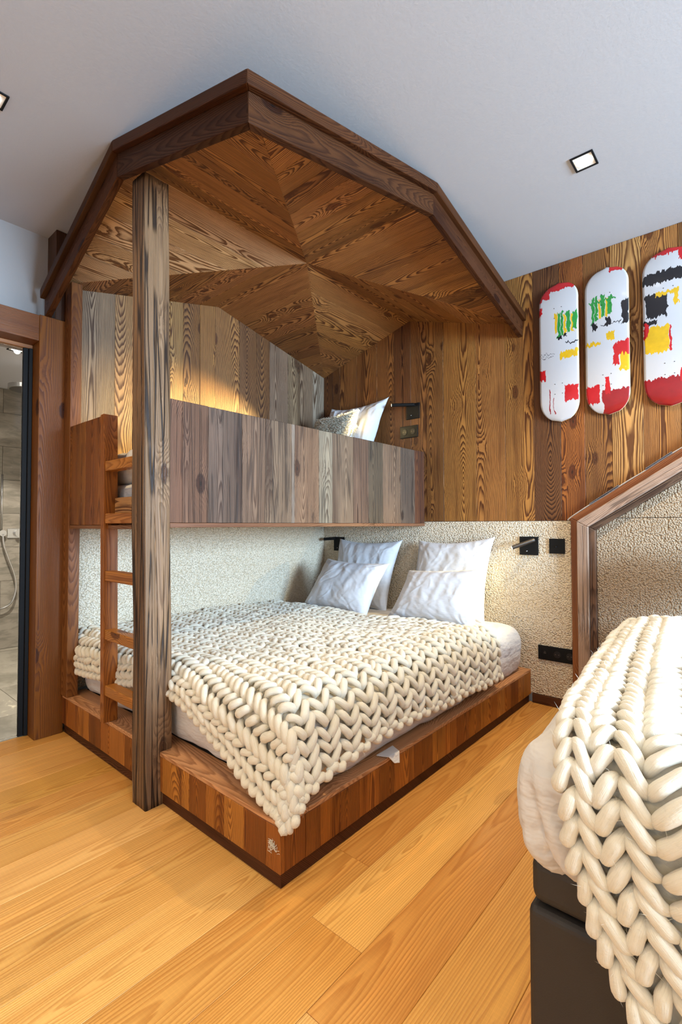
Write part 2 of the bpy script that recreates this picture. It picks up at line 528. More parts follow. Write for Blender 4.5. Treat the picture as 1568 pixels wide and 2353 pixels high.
# remaining walls of the room, out of the frame, one with the window
wr = empty('wall_right', kind='structure', label='white wall holding the window, beside the right bed')
box('wall_piece', (WALL_R, -5.6, 0), (WALL_R + .1, WIN_Y0, CEIL), M_WHITE, wr, bev=0)
box('wall_piece', (WALL_R, WIN_Y1, 0), (WALL_R + .1, .022, CEIL), M_WHITE, wr, bev=0)
box('wall_piece', (WALL_R, WIN_Y0, 0), (WALL_R + .1, WIN_Y1, WIN_Z0), M_WHITE, wr, bev=0)
box('wall_piece', (WALL_R, WIN_Y0, WIN_Z1), (WALL_R + .1, WIN_Y1, CEIL), M_WHITE, wr, bev=0)
w1 = empty('window_1', (WALL_R, -1.5, WIN_Z0), kind='structure', label='daylight window in the right wall')
for lo, hi in (((WIN_Y0, WIN_Z0), (WIN_Y1, WIN_Z0 + .05)), ((WIN_Y0, WIN_Z1 - .05), (WIN_Y1, WIN_Z1)),
               ((WIN_Y0, WIN_Z0 + .05), (WIN_Y0 + .05, WIN_Z1 - .05)), ((WIN_Y1 - .05, WIN_Z0 + .05), (WIN_Y1, WIN_Z1 - .05))):
    box('window_frame', (WALL_R + .03, lo[0], lo[1]), (WALL_R + .08, hi[0], hi[1]), M_VARN, w1, VB, (0, 1, 0), .002)
wf = box('wall_front', (-.20, -5.7, -.1), (WALL_R + .1, -5.6, CEIL), M_WHITE, bev=0)
tag(wf, 'white wall behind the viewer', kind='structure')

# bathroom beyond the glass door
BX, BZ = -2.24, 2.325
bw = box('wall_bathroom', (BX - .12, -3.6, -.1), (BX - .012, -.9, BZ + .1), M_GROUT, bev=0)
tag(bw, 'grey stone tiled shower wall seen through the glass door', kind='structure')
tb = random
row, z = 0, 0.005
while z < BZ:
    zt = min(z + .30, BZ)
    y = -3.6 + (.0 if row % 2 else .45)
    if row % 2 == 0:
        box('wall_tile', (BX - .012, -3.6, z + .001), (BX, y - .001, zt - .001), M_STONE, bw, bev=.001)
    while y < -.9:
        ye = min(y + .9, -.9)
        box('wall_tile', (BX - .012, y + .001, z + .001), (BX + random.uniform(-.0006, 0), ye - .001, zt - .001), M_STONE, bw, bev=.001)
        y += .9
    z += .30
    row += 1
bf = box('floor_bathroom', (BX, -3.6, -.1), (-.075, -.9, -.012), M_GROUT, bev=0)
tag(bf, 'grey stone tiled bathroom floor behind the glass door', kind='structure')
for i in range(4):
    for j in range(3):
        x0, x1 = BX + i * .6, min(BX + i * .6 + .6, -.075)
        y0 = -3.6 + j * .9 + (.45 if i % 2 else 0) - .3
        box('floor_tile', (x0 + .001, max(y0, -3.6) + .001, -.012), (x1 - .001, min(y0 + .9, -.9) - .001, 0), M_STONEF, bf, bev=.001)
box('shower_kerb', (BX, -3.6, .0002), (BX + .09, -.9, .004), M_STONEF, bf, bev=0)
bc = box('ceiling_bathroom', (BX - .12, -3.6, BZ), (-.20, -.9, BZ + .1), M_CEIL, bev=0)
tag(bc, 'flat cream bathroom ceiling', kind='structure')
bs = box('wall_bathroom_side', (BX, -.9, -.1), (-.20, -.8, BZ), M_WHITE, bev=0)
tag(bs, 'plain side wall of the bathroom', kind='structure')
bs2 = box('wall_bathroom_end', (BX, -3.7, -.1), (-.20, -3.6, BZ), M_WHITE, bev=0)
tag(bs2, 'plain end wall of the bathroom', kind='structure')

# baseboard under the boucle panel at the wall end
bb = box('baseboard_back', (1.775, -.018, 0), (WALL_R, .0, .055), M_DARK, None, lin(96, 58, 34), (1, 0, 0), .002)
tag(bb, 'low dark wooden skirting under the boucle panel', kind='structure')

# ================================================================== BUILT-IN BUNK
# boucle panels
o = box('boucle_panel', (-.0, -.012, .056), (2.06, .021, 1.120), M_BOUCLE, None, None, (1, 0, 0), .005, 2)
tag(o, 'cream boucle headboard panel under the boards, behind the white pillows', 'panel')
o = box('boucle_panel', (-.021, -2.034, .205), (.012, -.0125, 1.095), M_BOUCLE, None, None, (0, 1, 0), .005, 2)
tag(o, 'cream boucle panel along the long side of the lower bed', 'panel')

# lower bed base
XB, YF, HB, HT = 1.768, -2.0906, .051, .2028
base = empty('bed_base', (.9, -1.05, 0), label='low platform of dark reclaimed planks under the lower double bed', cat='bed')
box('plinth', (.045, YF + .012, 0), (XB - .012, -.02, HB - .001), M_DARK, base, lin(92, 54, 32), (1, 0, 0), .001)
fs = [.042, .25, .385, .518, .611, .76, .90, 1.078, 1.268, 1.375, 1.483, 1.591, 1.70, XB]
ORN, ORN2, UMB, AMB = lin(184, 116, 44), lin(190, 124, 50), lin(142, 80, 28), lin(170, 100, 36)
ft = [AMB, ORN, UMB, AMB, ORN, UMB, AMB, ORN2, UMB, ORN, ORN2, UMB, AMB]
for a, b, c in zip(fs[:-1], fs[1:], ft):
    box('facing_plank', (a + .0005, YF + random.uniform(-.001, .001), HB), (b - .0005, YF + .018, HT - .016), M_BASE, base, vary(c, .08), (0, 0, 1), .0014)
rs = [YF + .0185, -1.983, -1.918, -1.819, -1.714, -1.594, -1.496, -1.352, -1.204, -1.087, -.98, -.86, -.725, -.62, -.519, -.42, -.335, -.22, -.12, -.015]
rtn = [UMB, UMB, AMB, UMB, AMB, UMB, AMB, UMB, ORN, AMB, UMB, AMB, ORN, AMB, ORN2, AMB, UMB, ORN, ORN]
for a, b, c in zip(rs[:-1], rs[1:], rtn):
    box('facing_plank', (XB - .018, a + .0005, HB), (XB + random.uniform(-.001, .001), b - .0005, HT - .016), M_BASE, base, vary(c, .08), (0, 0, 1), .0014)
LG = lin(206, 150, 104)
box('ledge_board', (.045, YF, HT - .016), (XB, YF + .12, HT), M_VARN, base, LG, (1, 0, 0), .002)
box('ledge_board', (XB - .12, YF + .121, HT - .016), (XB, -.015, HT), M_VARN, base, LG, (0, 1, 0), .002)
box('slat_deck', (.05, YF + .121, HT - .03), (XB - .121, -.03, HT - .004), M_UNDER, base, None, (0, 1, 0), 0)

# upper bunk
ub = empty('upper_bunk', (.5, -1.05, 1.1), label='upper bunk with a weathered grey brown plank guard panel', cat='bed')
XU, ZU0, ZU1 = 1.0128, 1.109, 1.629
ps = [-2.035, -1.97, -1.844, -1.657, -1.515, -1.335, -1.313, -1.127, -1.015, -.826, -.676, -.524, -.317, -.142, -.013]
REDBR = lin(128, 92, 72)
pt = [REDBR, lin(124, 92, 72), lin(116, 98, 84), lin(136, 112, 94), lin(142, 122, 104), lin(172, 160, 146), lin(146, 116, 98), lin(160, 148, 134), lin(146, 124, 108), lin(134, 106, 90), lin(104, 90, 78), lin(146, 120, 102), lin(112, 98, 86), lin(112, 68, 44)]
for a, b, c in zip(ps[:-1], ps[1:], pt):
    box('guard_plank', (XU - .03, a + .0004, ZU0), (XU + random.uniform(-.001, .0), b - .0004, ZU1 + random.uniform(-.001, .001)), M_PANEL, ub, vary((c[0] * .76, c[1] * .66, c[2] * .54), .06), (0, 0, 1), .0016)
box('bottom_trim', (XU - .035, -2.03, ZU0 - .020), (XU + .002, -.013, ZU0 - .0005), M_VARN, ub, lin(130, 88, 62), (0, 1, 0), .002)
box('bunk_deck', (.02, -2.05, 1.090), (XU - .036, -.013, 1.128), M_VARN, ub, lin(150, 104, 66), (0, 1, 0), .002)
fb = [.135, .235, .335, .44, .5455]
for a, b, c in zip(fb[:-1], fb[1:], [lin(134, 80, 27), lin(148, 92, 34), lin(128, 74, 25), lin(142, 86, 30)]):
    box('foot_plank', (a + .0004, -2.10 + random.uniform(-.001, .001), 1.100), (b - .0004, -2.07, 1.617), M_BASE, ub, vary(c, .05), (0, 0, 1), .0014)
box('foot_trim', (.135, -2.098, 1.082), (.95, -2.065, 1.0995), M_VARN, ub, lin(140, 96, 62), (1, 0, 0), .0014)
box('end_rail', (.606, -2.075, 1.130), (.955, -2.03, 1.226), M_PLANK, ub, lin(176, 128, 78), (1, 0, 0), .003, 2)

# niche end post
npst = empty('niche_post', (.02, -2.07, 0), label='tall narrow brown timber closing the bunk niche beside the bathroom casing', cat='post')
box('dark_board', (-.098, -2.143, 2.2015), (.028, -2.045, CEIL - .002), M_VARN, npst, lin(70, 40, 20), (0, 0, 1), .002)
box('back_board', (-.02, -2.085, .2035), (.0455, -2.045, 2.2010), M_VARN, npst, lin(84, 48, 24), (0, 0, 1), .001)
box('front_board', (.046, -2.1005, .2035), (.130, -2.045, ZLOW + .015), M_VARN, npst, lin(126, 78, 36), (0, 0, 1), .002)

# ladder
ld = empty('bunk_ladder', (.75, -2.10, .2), label='reddish brown wooden ladder between the foot board and the hewn post', cat='ladder')
RB = lin(150, 90, 36)
slab('stile', [(.575, -2.118, .204), (.610, -2.118, .204), (.610, -2.052, .204), (.575, -2.052, .204)], (-.030, 0, 1.412), M_VARN, ld, RB, (0, 0, 1), .003, 2)
for zt in (1.395, 1.153, .890, .624, .373):
    lean = -.030 * (zt - .2) / 1.41
    slab('rung', [(.609 + lean, -2.112, zt - .046), (.609 + lean, -2.062, zt - .046), (.609 + lean, -2.062, zt), (.609 + lean, -2.112, zt)],
         (1.0 - .04 * zt - .609 - lean - .02, 0, 0), M_VARN, ld, vary(lin(176, 114, 48), .06), (1, 0, 0), .004, 2)

# hewn post
def hewn_post():
    NS, NR = 112, 90
    P = np.zeros((NS, NR, 3))
    zt = 2.545
    for j in range(NR):
        tz = j / (NR - 1)
        z = zt * tz
        cx = 1.0135 + (-.072) * tz
        cy = -2.096 + .008 * tz
        hx, hy = .0535 - .001 * tz, .0555
        for i in range(NS):
            a = i / NS * 4
            s, t = int(a), (a - int(a)) * 2 - 1
            px, py = ((t, -1), (1, t), (-t, 1), (-1, -t))[s]
            rr = .12
            qx, qy = max(-1 + rr, min(1 - rr, px)), max(-1 + rr, min(1 - rr, py))
            dx, dy = px - qx, py - qy
            l = math.hypot(dx, dy)
            if l > 0:
                px, py = qx + dx / l * rr, qy + dy / l * rr
            d = 1 + .05 * nz(px * 1.2, py * 1.2, z * 2.2) + .03 * nz(px * 5, py * 5, z * 1.6)
            # drying cracks
            for (face, c0, amp, wd_, zz0, zz1, sd) in ((1, -.25, .3, .05, 0.3, 2.5, 1), (1, .25, .2, .045, .9, 2.4, 2), (0, -.3, .25, .05, 0.1, 2.5, 3), (0, .55, .1, .04, .8, 1.9, 4), (1, .7, .1, .035, 1.2, 2.2, 5)):
                if s == face and zz0 < z < zz1:
                    c = c0 + amp * nz(sd * 7.3, z * .9, 0)
                    k = max(0, 1 - abs(t - c) / wd_)
                    d -= .26 * k * min(1, (z - zz0) * 5, (zz1 - z) * 5) * max(.2, .5 + nz(sd, z * 3, 1.5))
            P[i, j] = (cx + px * hx * d, cy + py * hy * d, z)
    idx = np.arange(NS * NR).reshape(NS, NR)
    bm = bmesh.new()
    vs = [bm.verts.new(p) for p in P.reshape(-1, 3)]
    for i in range(NS):
        for j in range(NR - 1):
            bm.faces.new((vs[idx[i, j]], vs[idx[(i + 1) % NS, j]], vs[idx[(i + 1) % NS, j + 1]], vs[idx[i, j + 1]]))
    bm.faces.new([vs[idx[i, NR - 1]] for i in range(NS)])
    bm.faces.new([vs[idx[i, 0]] for i in reversed(range(NS))])
    uvl = bm.loops.layers.uv.new('UVMap')
    ind = {v: n for n, v in enumerate(vs)}
    for f in bm.faces:
        iis = [ind[l.vert] // NR for l in f.loops]
        for l, ii in zip(f.loops, iis):
            if max(iis) - min(iis) > NS / 2 and ii < NS / 2:
                ii += NS
            l[uvl].uv = (l.vert.co.z, ii / NS * .42 - .21)
    return from_bm('timber_post', bm, M_BEAM, None, lin(132, 100, 70), True)
tag(hewn_post(), 'old hewn square timber post with drying cracks at the foot of the bunk', 'post')

# canopy: crossed gable vault in boards with a two step fascia
cn = empty('bunk_canopy', (.87, -1.1, 2.38), label='faceted wooden canopy of mitred boards hanging under the ceiling above the bunk', cat='canopy')
def vpt(x, y):
    return (x, y, max(gx(x), gy(y)))
VT = [lin(168, 115, 60), lin(158, 106, 54), lin(178, 125, 70), lin(146, 97, 50), lin(172, 120, 68)]
VL = [lin(186, 142, 98), lin(178, 134, 90), lin(190, 148, 106)]
def split(a, b, w):
    n = max(2, round(abs(b - a) / w))
    cuts = [0] + sorted((k + random.uniform(-.18, .18)) / n for k in range(1, n)) + [1]
    return [a + (b - a) * c for c in cuts]
e = .0006
# sectors facing +x / -x: boards run along x, bands in y
for sx, xend in ((1, XO), (-1, 0.0)):
    for yend in (YO, 0.0):
        cuts = split(YC, yend, .155)
        for a, b in zip(cuts[:-1], cuts[1:]):
            s = 1 if b > a else -1
            a_, b_ = a + s * e, b - s * e
            va = XC + (xend - XC) * abs(a_ - YC) / abs(yend - YC)
            vb = XC + (xend - XC) * abs(b_ - YC) / abs(yend - YC)
            pts = [(va, a_, gy(a_)), (xend, a_, gy(a_)), (xend, b_, gy(b_)), (vb, b_, gy(b_))]
            if abs(xend - vb) < .004:
                pts = pts[:3]
            slab('vault_board', pts, (0, 0, .018), M_PLANK, cn, vary(random.choice(VT), .15), (1, 0, 0), .0012)
for sy, yend in ((1, 0.0), (-1, YO)):
    for xend in (0.0, XO):
        cuts = split(XC, xend, .155)
        for a, b in zip(cuts[:-1], cuts[1:]):
            s = 1 if b > a else -1
            a_, b_ = a + s * e, b - s * e
            va = YC + (yend - YC) * abs(a_ - XC) / abs(xend - XC)
            vb = YC + (yend - YC) * abs(b_ - XC) / abs(xend - XC)
            pts = [(a_, va, gx(a_)), (a_, yend, gx(a_)), (b_, yend, gx(b_)), (b_, vb, gx(b_))]
            if abs(yend - vb) < .004:
                pts = pts[:3]
            pal = VL if (sy < 0 and xend == 0.0) else VT
            slab('vault_board', pts, (0, 0, .018), M_PLANK, cn, vary(random.choice(pal), .12), (0, 1, 0), .0012)
FC = lin(72, 40, 19)
def prism(name, outer, inner, mat, parent, color, grain, bev=.003):
    bm = bmesh.new()
    a = [bm.verts.new(p) for p in outer]
    b = [bm.verts.new(p) for p in inner]
    bm.faces.new(a)
    bm.faces.new(list(reversed(b)))
    for i in range(4):
        bm.faces.new((a[i], b[i], b[(i + 1) % 4], a[(i + 1) % 4]))
    bmesh.ops.recalc_face_normals(bm, faces=bm.faces)
    bmesh.ops.bevel(bm, geom=list(bm.edges), offset=bev, segments=2, affect='EDGES', profile=.5, clamp_overlap=True)
    uv_grain(bm, grain)
    return from_bm(name, bm, mat, parent, color)
def fascia(axis, path, out0, inward, corner):
    """path: [(coordinate, z of the lower edge)], out0 outer face, corner = index of the mitred end (0 or -1)"""
    n = len(path) - 1
    for i in range(n):
        (c0, z0), (c1, z1) = path[i], path[i + 1]
        sl = (z1 - z0) / (c1 - c0)
        for nm, lo_, hi_, pro, th, col in (('fascia_board', 0.0, .098, 0.0, .030, FC), ('fascia_strip', .0985, .143, .022, .050, lin(76, 43, 20))):
            o_ = out0 - inward * pro
            def ends(depth):
                e0 = c0 - (pro - depth) * (1 if corner == 0 and i == 0 else 0)
                e1 = c1 + (pro - depth) * (1 if corner == -1 and i == n - 1 else 0)
                return e0, e1
            def ring4(off, depth):
                e0, e1 = ends(depth)
                q = [(e0, z0 + lo_ + sl * (e0 - c0)), (e1, z1 + lo_ + sl * (e1 - c1)), (e1, z1 + hi_ + sl * (e1 - c1)), (e0, z0 + hi_ + sl * (e0 - c0))]
                return [(c, off, z) for c, z in q] if axis == 'x' else [(off, c, z) for c, z in q]
            g = (c1 - c0, 0, z1 - z0) if axis == 'x' else (0, c1 - c0, z1 - z0)
            prism(nm, ring4(o_, 0.0), ring4(o_ + th * inward, th), M_DARK, cn, vary(col, .1), g)
fascia('x', [(.03, 2.192), (.868, 2.550), (1.737, 2.302)], -2.197, 1, -1)
fascia('y', [(-2.197, 2.302), (-1.11, 2.550), (-.002, 2.297)], 1.737, -1, 0)

# ================================================================== BEDDING HELPERS
def puffy(name, lo, hi, r, mat, parent=None, n=(40, 44, 14), amp=.012, freq=3.0, seed=0.0, extra=None):
    """rounded soft box with folds"""
    lo, hi = np.array(lo, float), np.array(hi, float)
    bm = bmesh.new()
    cache = {}
    def vert(p):
        key = tuple(np.round(p, 5))
        if key not in cache:
            q = np.minimum(np.maximum(p, lo + r), hi - r)
            d = p - q
            l = np.linalg.norm(d)
            m = q + d / l * r if l > 1e-9 else p
            nrm = d / l if l > 1e-9 else np.zeros(3)
            k = amp * (nz(m[0] * freq, m[1] * freq, m[2] * freq + seed) + .5 * nz(m[0] * freq * 2.7 + 5, m[1] * freq * 2.7, m[2] * freq * 2.7 + seed))
            m = m + nrm * k
            if extra:
                m = extra(m, nrm)
            cache[key] = bm.verts.new(m)
        return cache[key]
    for ax in range(3):
        u, v = [a for a in range(3) if a != ax]
        for side in (0, 1):
            for i in range(n[u]):
                for j in range(n[v]):
                    c = []
                    for di, dj in ((0, 0), (1, 0), (1, 1), (0, 1)):
                        p = np.zeros(3)
                        p[ax] = lo[ax] if side == 0 else hi[ax]
                        p[u] = lo[u] + (hi[u] - lo[u]) * (i + di) / n[u]
                        p[v] = lo[v] + (hi[v] - lo[v]) * (j + dj) / n[v]
                        c.append(vert(p))
                    if len(set(c)) == 4:
                        try:
                            bm.faces.new(c if (side == 1) ^ (ax == 1) else list(reversed(c)))
                        except ValueError:
                            pass
    bmesh.ops.recalc_face_normals(bm, faces=bm.faces)
    return from_bm(name, bm, mat, parent, smooth=True)

def pillow(name, c, thick, mat, label, group=None, cat='pillow', seed=0.0, flange=.02, N=84, sag=.06, wr=.006):
    """c: four corners tl, tr, br, bl"""
    tl, tr, br, bl = [np.array(p, float) for p in c]
    nrm = np.cross(tr - bl, tl - br)
    nrm /= np.linalg.norm(nrm)
    nrm = -nrm if nrm[1] > 0 else nrm
    bm = bmesh.new()
    prg = random.Random(int(seed * 100))
    CR = []
    for _ in range(22):
        th = prg.gauss(math.pi / 2, .45)
        CR.append((prg.uniform(.05, .95), prg.uniform(.05, .95), math.cos(th), math.sin(th), prg.uniform(.10, .30), prg.uniform(.008, .018), prg.uniform(.4, 1) * prg.choice((1, 1, -1))))
    for cu, cv in ((0, 0), (1, 0), (0, 1), (1, 1)):
        for _ in range(3):
            th = math.atan2(.5 - cv, .5 - cu) + prg.uniform(-.5, .5)
            CR.append((cu + math.cos(th) * .16, cv + math.sin(th) * .16, math.cos(th), math.sin(th), .13, .014, 1.2))
    def crease(u, v):
        k = 0
        for (x0, y0, dx_, dy_, ln_, wd_, am_) in CR:
            a_ = (u - x0) * dx_ + (v - y0) * dy_
            b_ = (u - x0) * -dy_ + (v - y0) * dx_ + .03 * math.sin(a_ * 14 + x0 * 20)
            if abs(a_) < ln_ and abs(b_) < wd_ * 3:
                k += am_ * math.exp(-(b_ / wd_) ** 2) * (1 - (a_ / ln_) ** 2)
        return k
    S = []
    for side in (1, -1):
        V = []
        for i in range(N + 1):
            rowv = []
            for j in range(N + 1):
                u, v = i / N, j / N
                a, b = u * 2 - 1, v * 2 - 1
                # pull edges in between the corners
                u2 = u - a * sag * (1 - b * b) * abs(a) ** 3
                v2 = v - b * sag * (1 - a * a) * abs(b) ** 3
                p = (bl * (1 - u2) + br * u2) * (1 - v2) + (tl * (1 - u2) + tr * u2) * v2
                h = ((1 - a ** 4) * (1 - b ** 4)) ** .55 * (1 - .25 * (a * a + b * b) / 2)
                w = wr * (.45 * (crease(u, v) if side == 1 else 0) + nz(u * 5 + seed, v * 4, seed) + .8 * nz(u * 13 + seed, v * 5, seed + 3) + .6 * abs(nz((u + v) * 9, (u - v) * 3, seed)))
                ed = min(1, (1 - abs(a)) * 8, (1 - abs(b)) * 8)
                p = p + nrm * (side * thick / 2 * h + w * ed) + nrm * .004 * nz(u * 8, v * 8, seed + 7) * (1 - ed)
                rowv.append(bm.verts.new(p))
            V.append(rowv)
        for i in range(N):
            for j in range(N):
                q = (V[i][j], V[i + 1][j], V[i + 1][j + 1], V[i][j + 1])
                bm.faces.new(q if side == 1 else tuple(reversed(q)))
    bmesh.ops.remove_doubles(bm, verts=bm.verts, dist=.0004)
    bmesh.ops.recalc_face_normals(bm, faces=bm.faces)
    o = from_bm(name, bm, mat, None, smooth=True)
    return tag(o, label, cat, group)

# ---- knitted blankets: every stitch leg is a fat strand laid on a draped sheet
def knit(name, S, wales, courses, r, mat, label, edge=None, under=.9, jitter=1.0, sides=10, K=10, blo=-.42, bhi=1.08, fuzz=4000):
    """S(a, b) -> points ; a = wale coordinate in metres list, wales: list of (a0, a1, scale) ; courses: number ; b in 0..courses"""
    rng = np.random.RandomState(3)
    legs_a, legs_b, legs_z, legs_r = [], [], [], []
    q = np.linspace(0, 1, K)
    for (a0, a1, sc) in wales:
        wv = a1 - a0
        mid = (a0 + a1) / 2
        for c in range(courses):
            for sd in (-1, 1):
                j = rng.uniform(-1, 1, 5) * jitter
                aa = mid + sd * wv * (.0 + .50 * q ** .95) + .0022 * j[0]
                bb = c + (blo + (bhi - blo) * q) + .10 * j[1] + .08 * j[2] * q
                env = np.clip(np.minimum(q / .30, (1 - q) / .26), 0, 1)
                env = np.sin(env * np.pi / 2)
                zz = r * sc * (-1.0 + 1.5 * env + .35 * np.sin(np.pi * q) + .18 * j[3])
                rr = r * sc * (.50 + .50 * env) * (1 + .10 * j[4]) * (1 + .05 * np.sin(9 * q + 6 * j[0]))
                rr[0] *= .5
                rr[-1] *= .5
                legs_a.append(aa); legs_b.append(bb); legs_z.append(zz); legs_r.append(rr)
    if edge:
        ea, eb, ez, er = edge(q, rng)
        legs_a += ea; legs_b += eb; legs_z += ez; legs_r += er
    A_, B_, Z_, R_ = map(np.array, (legs_a, legs_b, legs_z, legs_r))
    def normal(a, b):
        h = .004
        du = S(a + h, b) - S(a - h, b)
        dv = S(a, b + .08) - S(a, b - .08)
        n = np.cross(du, dv)
        n /= np.linalg.norm(n, axis=-1, keepdims=True) + 1e-12
        return n
    n = normal(A_, B_)
    if n[..., 2].mean() < 0:
        n = -n
    C = S(A_, B_) + n * Z_[..., None]
    T = np.gradient(C, axis=1)
    T /= np.linalg.norm(T, axis=-1, keepdims=True) + 1e-12
    Bn = np.cross(T, n)
    Bn /= np.linalg.norm(Bn, axis=-1, keepdims=True) + 1e-12
    Nn = np.cross(Bn, T)
    th = np.linspace(0, 2 * np.pi, sides, endpoint=False)
    V = C[:, :, None, :] + R_[:, :, None, None] * (np.cos(th)[None, None, :, None] * Bn[:, :, None, :] + .88 * np.sin(th)[None, None, :, None] * Nn[:, :, None, :])
    L = len(A_)
    V = V.reshape(-1, 3)
    k, s = np.meshgrid(np.arange(K - 1), np.arange(sides), indexing='ij')
    s2 = (s + 1) % sides
    f1 = np.stack([k * sides + s, k * sides + s2, (k + 1) * sides + s2, (k + 1) * sides + s], -1).reshape(-1, 4)
    F = (f1[None] + (np.arange(L) * K * sides)[:, None, None]).reshape(-1, 4)
    uk = np.stack([k, k, k + 1, k + 1], -1).reshape(-1, 4) / K * .1
    us = np.stack([s, s + 1, s + 1, s], -1).reshape(-1, 4) / sides * .1
    UV = np.stack([uk, us], -1)[None] + rng.uniform(0, 9, (L, 1, 1, 1)) * np.array([1, .37])
    UV = UV.reshape(-1, 2)
    # soft backing layer behind the strands
    a_lo, a_hi = min(w[0] for w in wales), max(w[1] for w in wales)
    ga, gb = np.meshgrid(np.linspace(a_lo + r * .4, a_hi - r * .4, 60), np.linspace(.2, courses - .2, 80), indexing='ij')
    gn = normal(ga, gb)
    if gn[..., 2].mean() < 0:
        gn = -gn
    top = S(ga, gb) - gn * r * under
    bot = top - gn * .006
    nb = len(V)
    idx = np.arange(60 * 80).reshape(60, 80)
    q4 = np.stack([idx[:-1, :-1], idx[1:, :-1], idx[1:, 1:], idx[:-1, 1:]], -1).reshape(-1, 4)
    V = np.concatenate([V, top.reshape(-1, 3), bot.reshape(-1, 3)])
    F = np.concatenate([F, q4 + nb, q4[:, ::-1] + nb + 4800])
    UV = np.concatenate([UV, np.tile(np.random.rand(len(q4) * 4, 2) * .01, (2, 1))])
    me = bpy.data.meshes.new(name)
    me.vertices.add(len(V))
    me.vertices.foreach_set('co', V.ravel())
    me.loops.add(F.size)
    me.loops.foreach_set('vertex_index', F.ravel().astype(np.int32))
    me.polygons.add(len(F))
    me.polygons.foreach_set('loop_start', (np.arange(len(F)) * 4).astype(np.int32))
    uvl = me.uv_layers.new(name='UVMap')
    me.update(calc_edges=True)
    me.validate()
    if len(uvl.data) == len(UV):
        uvl.data.foreach_set('uv', UV.ravel())
    o = finish(name, me, mat, None, smooth=True)
    # stray wool fibres
    pick = rng.randint(0, L, fuzz)
    kk = rng.randint(2, K - 2, fuzz)
    bm = bmesh.new()
    for l_, k_ in zip(pick, kk):
        th_ = rng.uniform(.2, np.pi - .2)
        nn = np.cos(th_) * Bn[l_, k_] + np.sin(th_) * Nn[l_, k_]
        c0 = Vector(C[l_, k_] + nn * R_[l_, k_] * .95)
        d_ = Vector(nn + rng.normal(0, .7, 3)).normalized()
        ln_ = rng.uniform(.006, .018)
        e_ = Vector(rng.normal(0, 1, 3)).normalized()
        w_ = d_.orthogonal().normalized() * .00022
        m_ = c0 + d_ * ln_ * .5 + e_ * ln_ * .12
        t_ = c0 + d_ * ln_ + e_ * ln_ * .45
        a1, a2, b1, b2, t1 = [bm.verts.new(p) for p in (c0 - w_, c0 + w_, m_ - w_, m_ + w_, t_)]
        bm.faces.new((a1, a2, b2, b1))
        bm.faces.new((b1, b2, t1))
    fz = from_bm('wool_fuzz', bm, M_FUR, o)
    fz['kind'] = 'stuff'
    return tag(o, label, 'blanket')

def roll(o, r, out=.04):
    """arc length o past an edge -> (advance, drop)"""
    o = np.maximum(o, 0)
    arc = np.minimum(o, r * np.pi / 2)
    rest = o - arc
    return r * np.sin(arc / r) + rest * out, r * (1 - np.cos(arc / r)) + rest * np.sqrt(np.maximum(0, 1 - np.asarray(out) ** 2))

def field(x, y, f, seed):
    sh = np.broadcast(x, y).shape
    xx, yy = np.broadcast_to(x, sh).ravel(), np.broadcast_to(y, sh).ravel()
    return np.array([nz(a * f, b * f, seed) for a, b in zip(xx, yy)]).reshape(sh)

# ================================================================== LOWER BED BEDDING
def side_bulge(m, n):
    if n[2] < 0:
        hl = math.hypot(n[0], n[1])
        if hl > 1e-6:
            k = (hl ** .3 - hl) / hl * .105
            m = m + np.array([n[0] * k, n[1] * k, 0])
    return m
mt = puffy('mattress', (.035, -2.005, HT + .001), (1.742, -.022, .478), .105, M_LINEN2, None, (90, 100, 20), .013, 4.5, 1.0, side_bulge)
tag(mt, 'thick mattress in a creased white sheet on the low plank platform', 'mattress')
sheet_tab = slab('sheet_corner', [(1.728, -1.56, .2045), (1.772, -1.545, .2065), (1.776, -1.475, .2065), (1.728, -1.45, .2045)], (.0, 0, .004), M_LINEN2, mt, None, (1, 0, 0), .001)
slab('sheet_corner', [(1.7735, -1.545, .2095), (1.7745, -1.475, .2095), (1.786, -1.49, .172), (1.782, -1.52, .180)], (.004, 0, 0), M_LINEN2, mt, None, (1, 0, 0), .001)

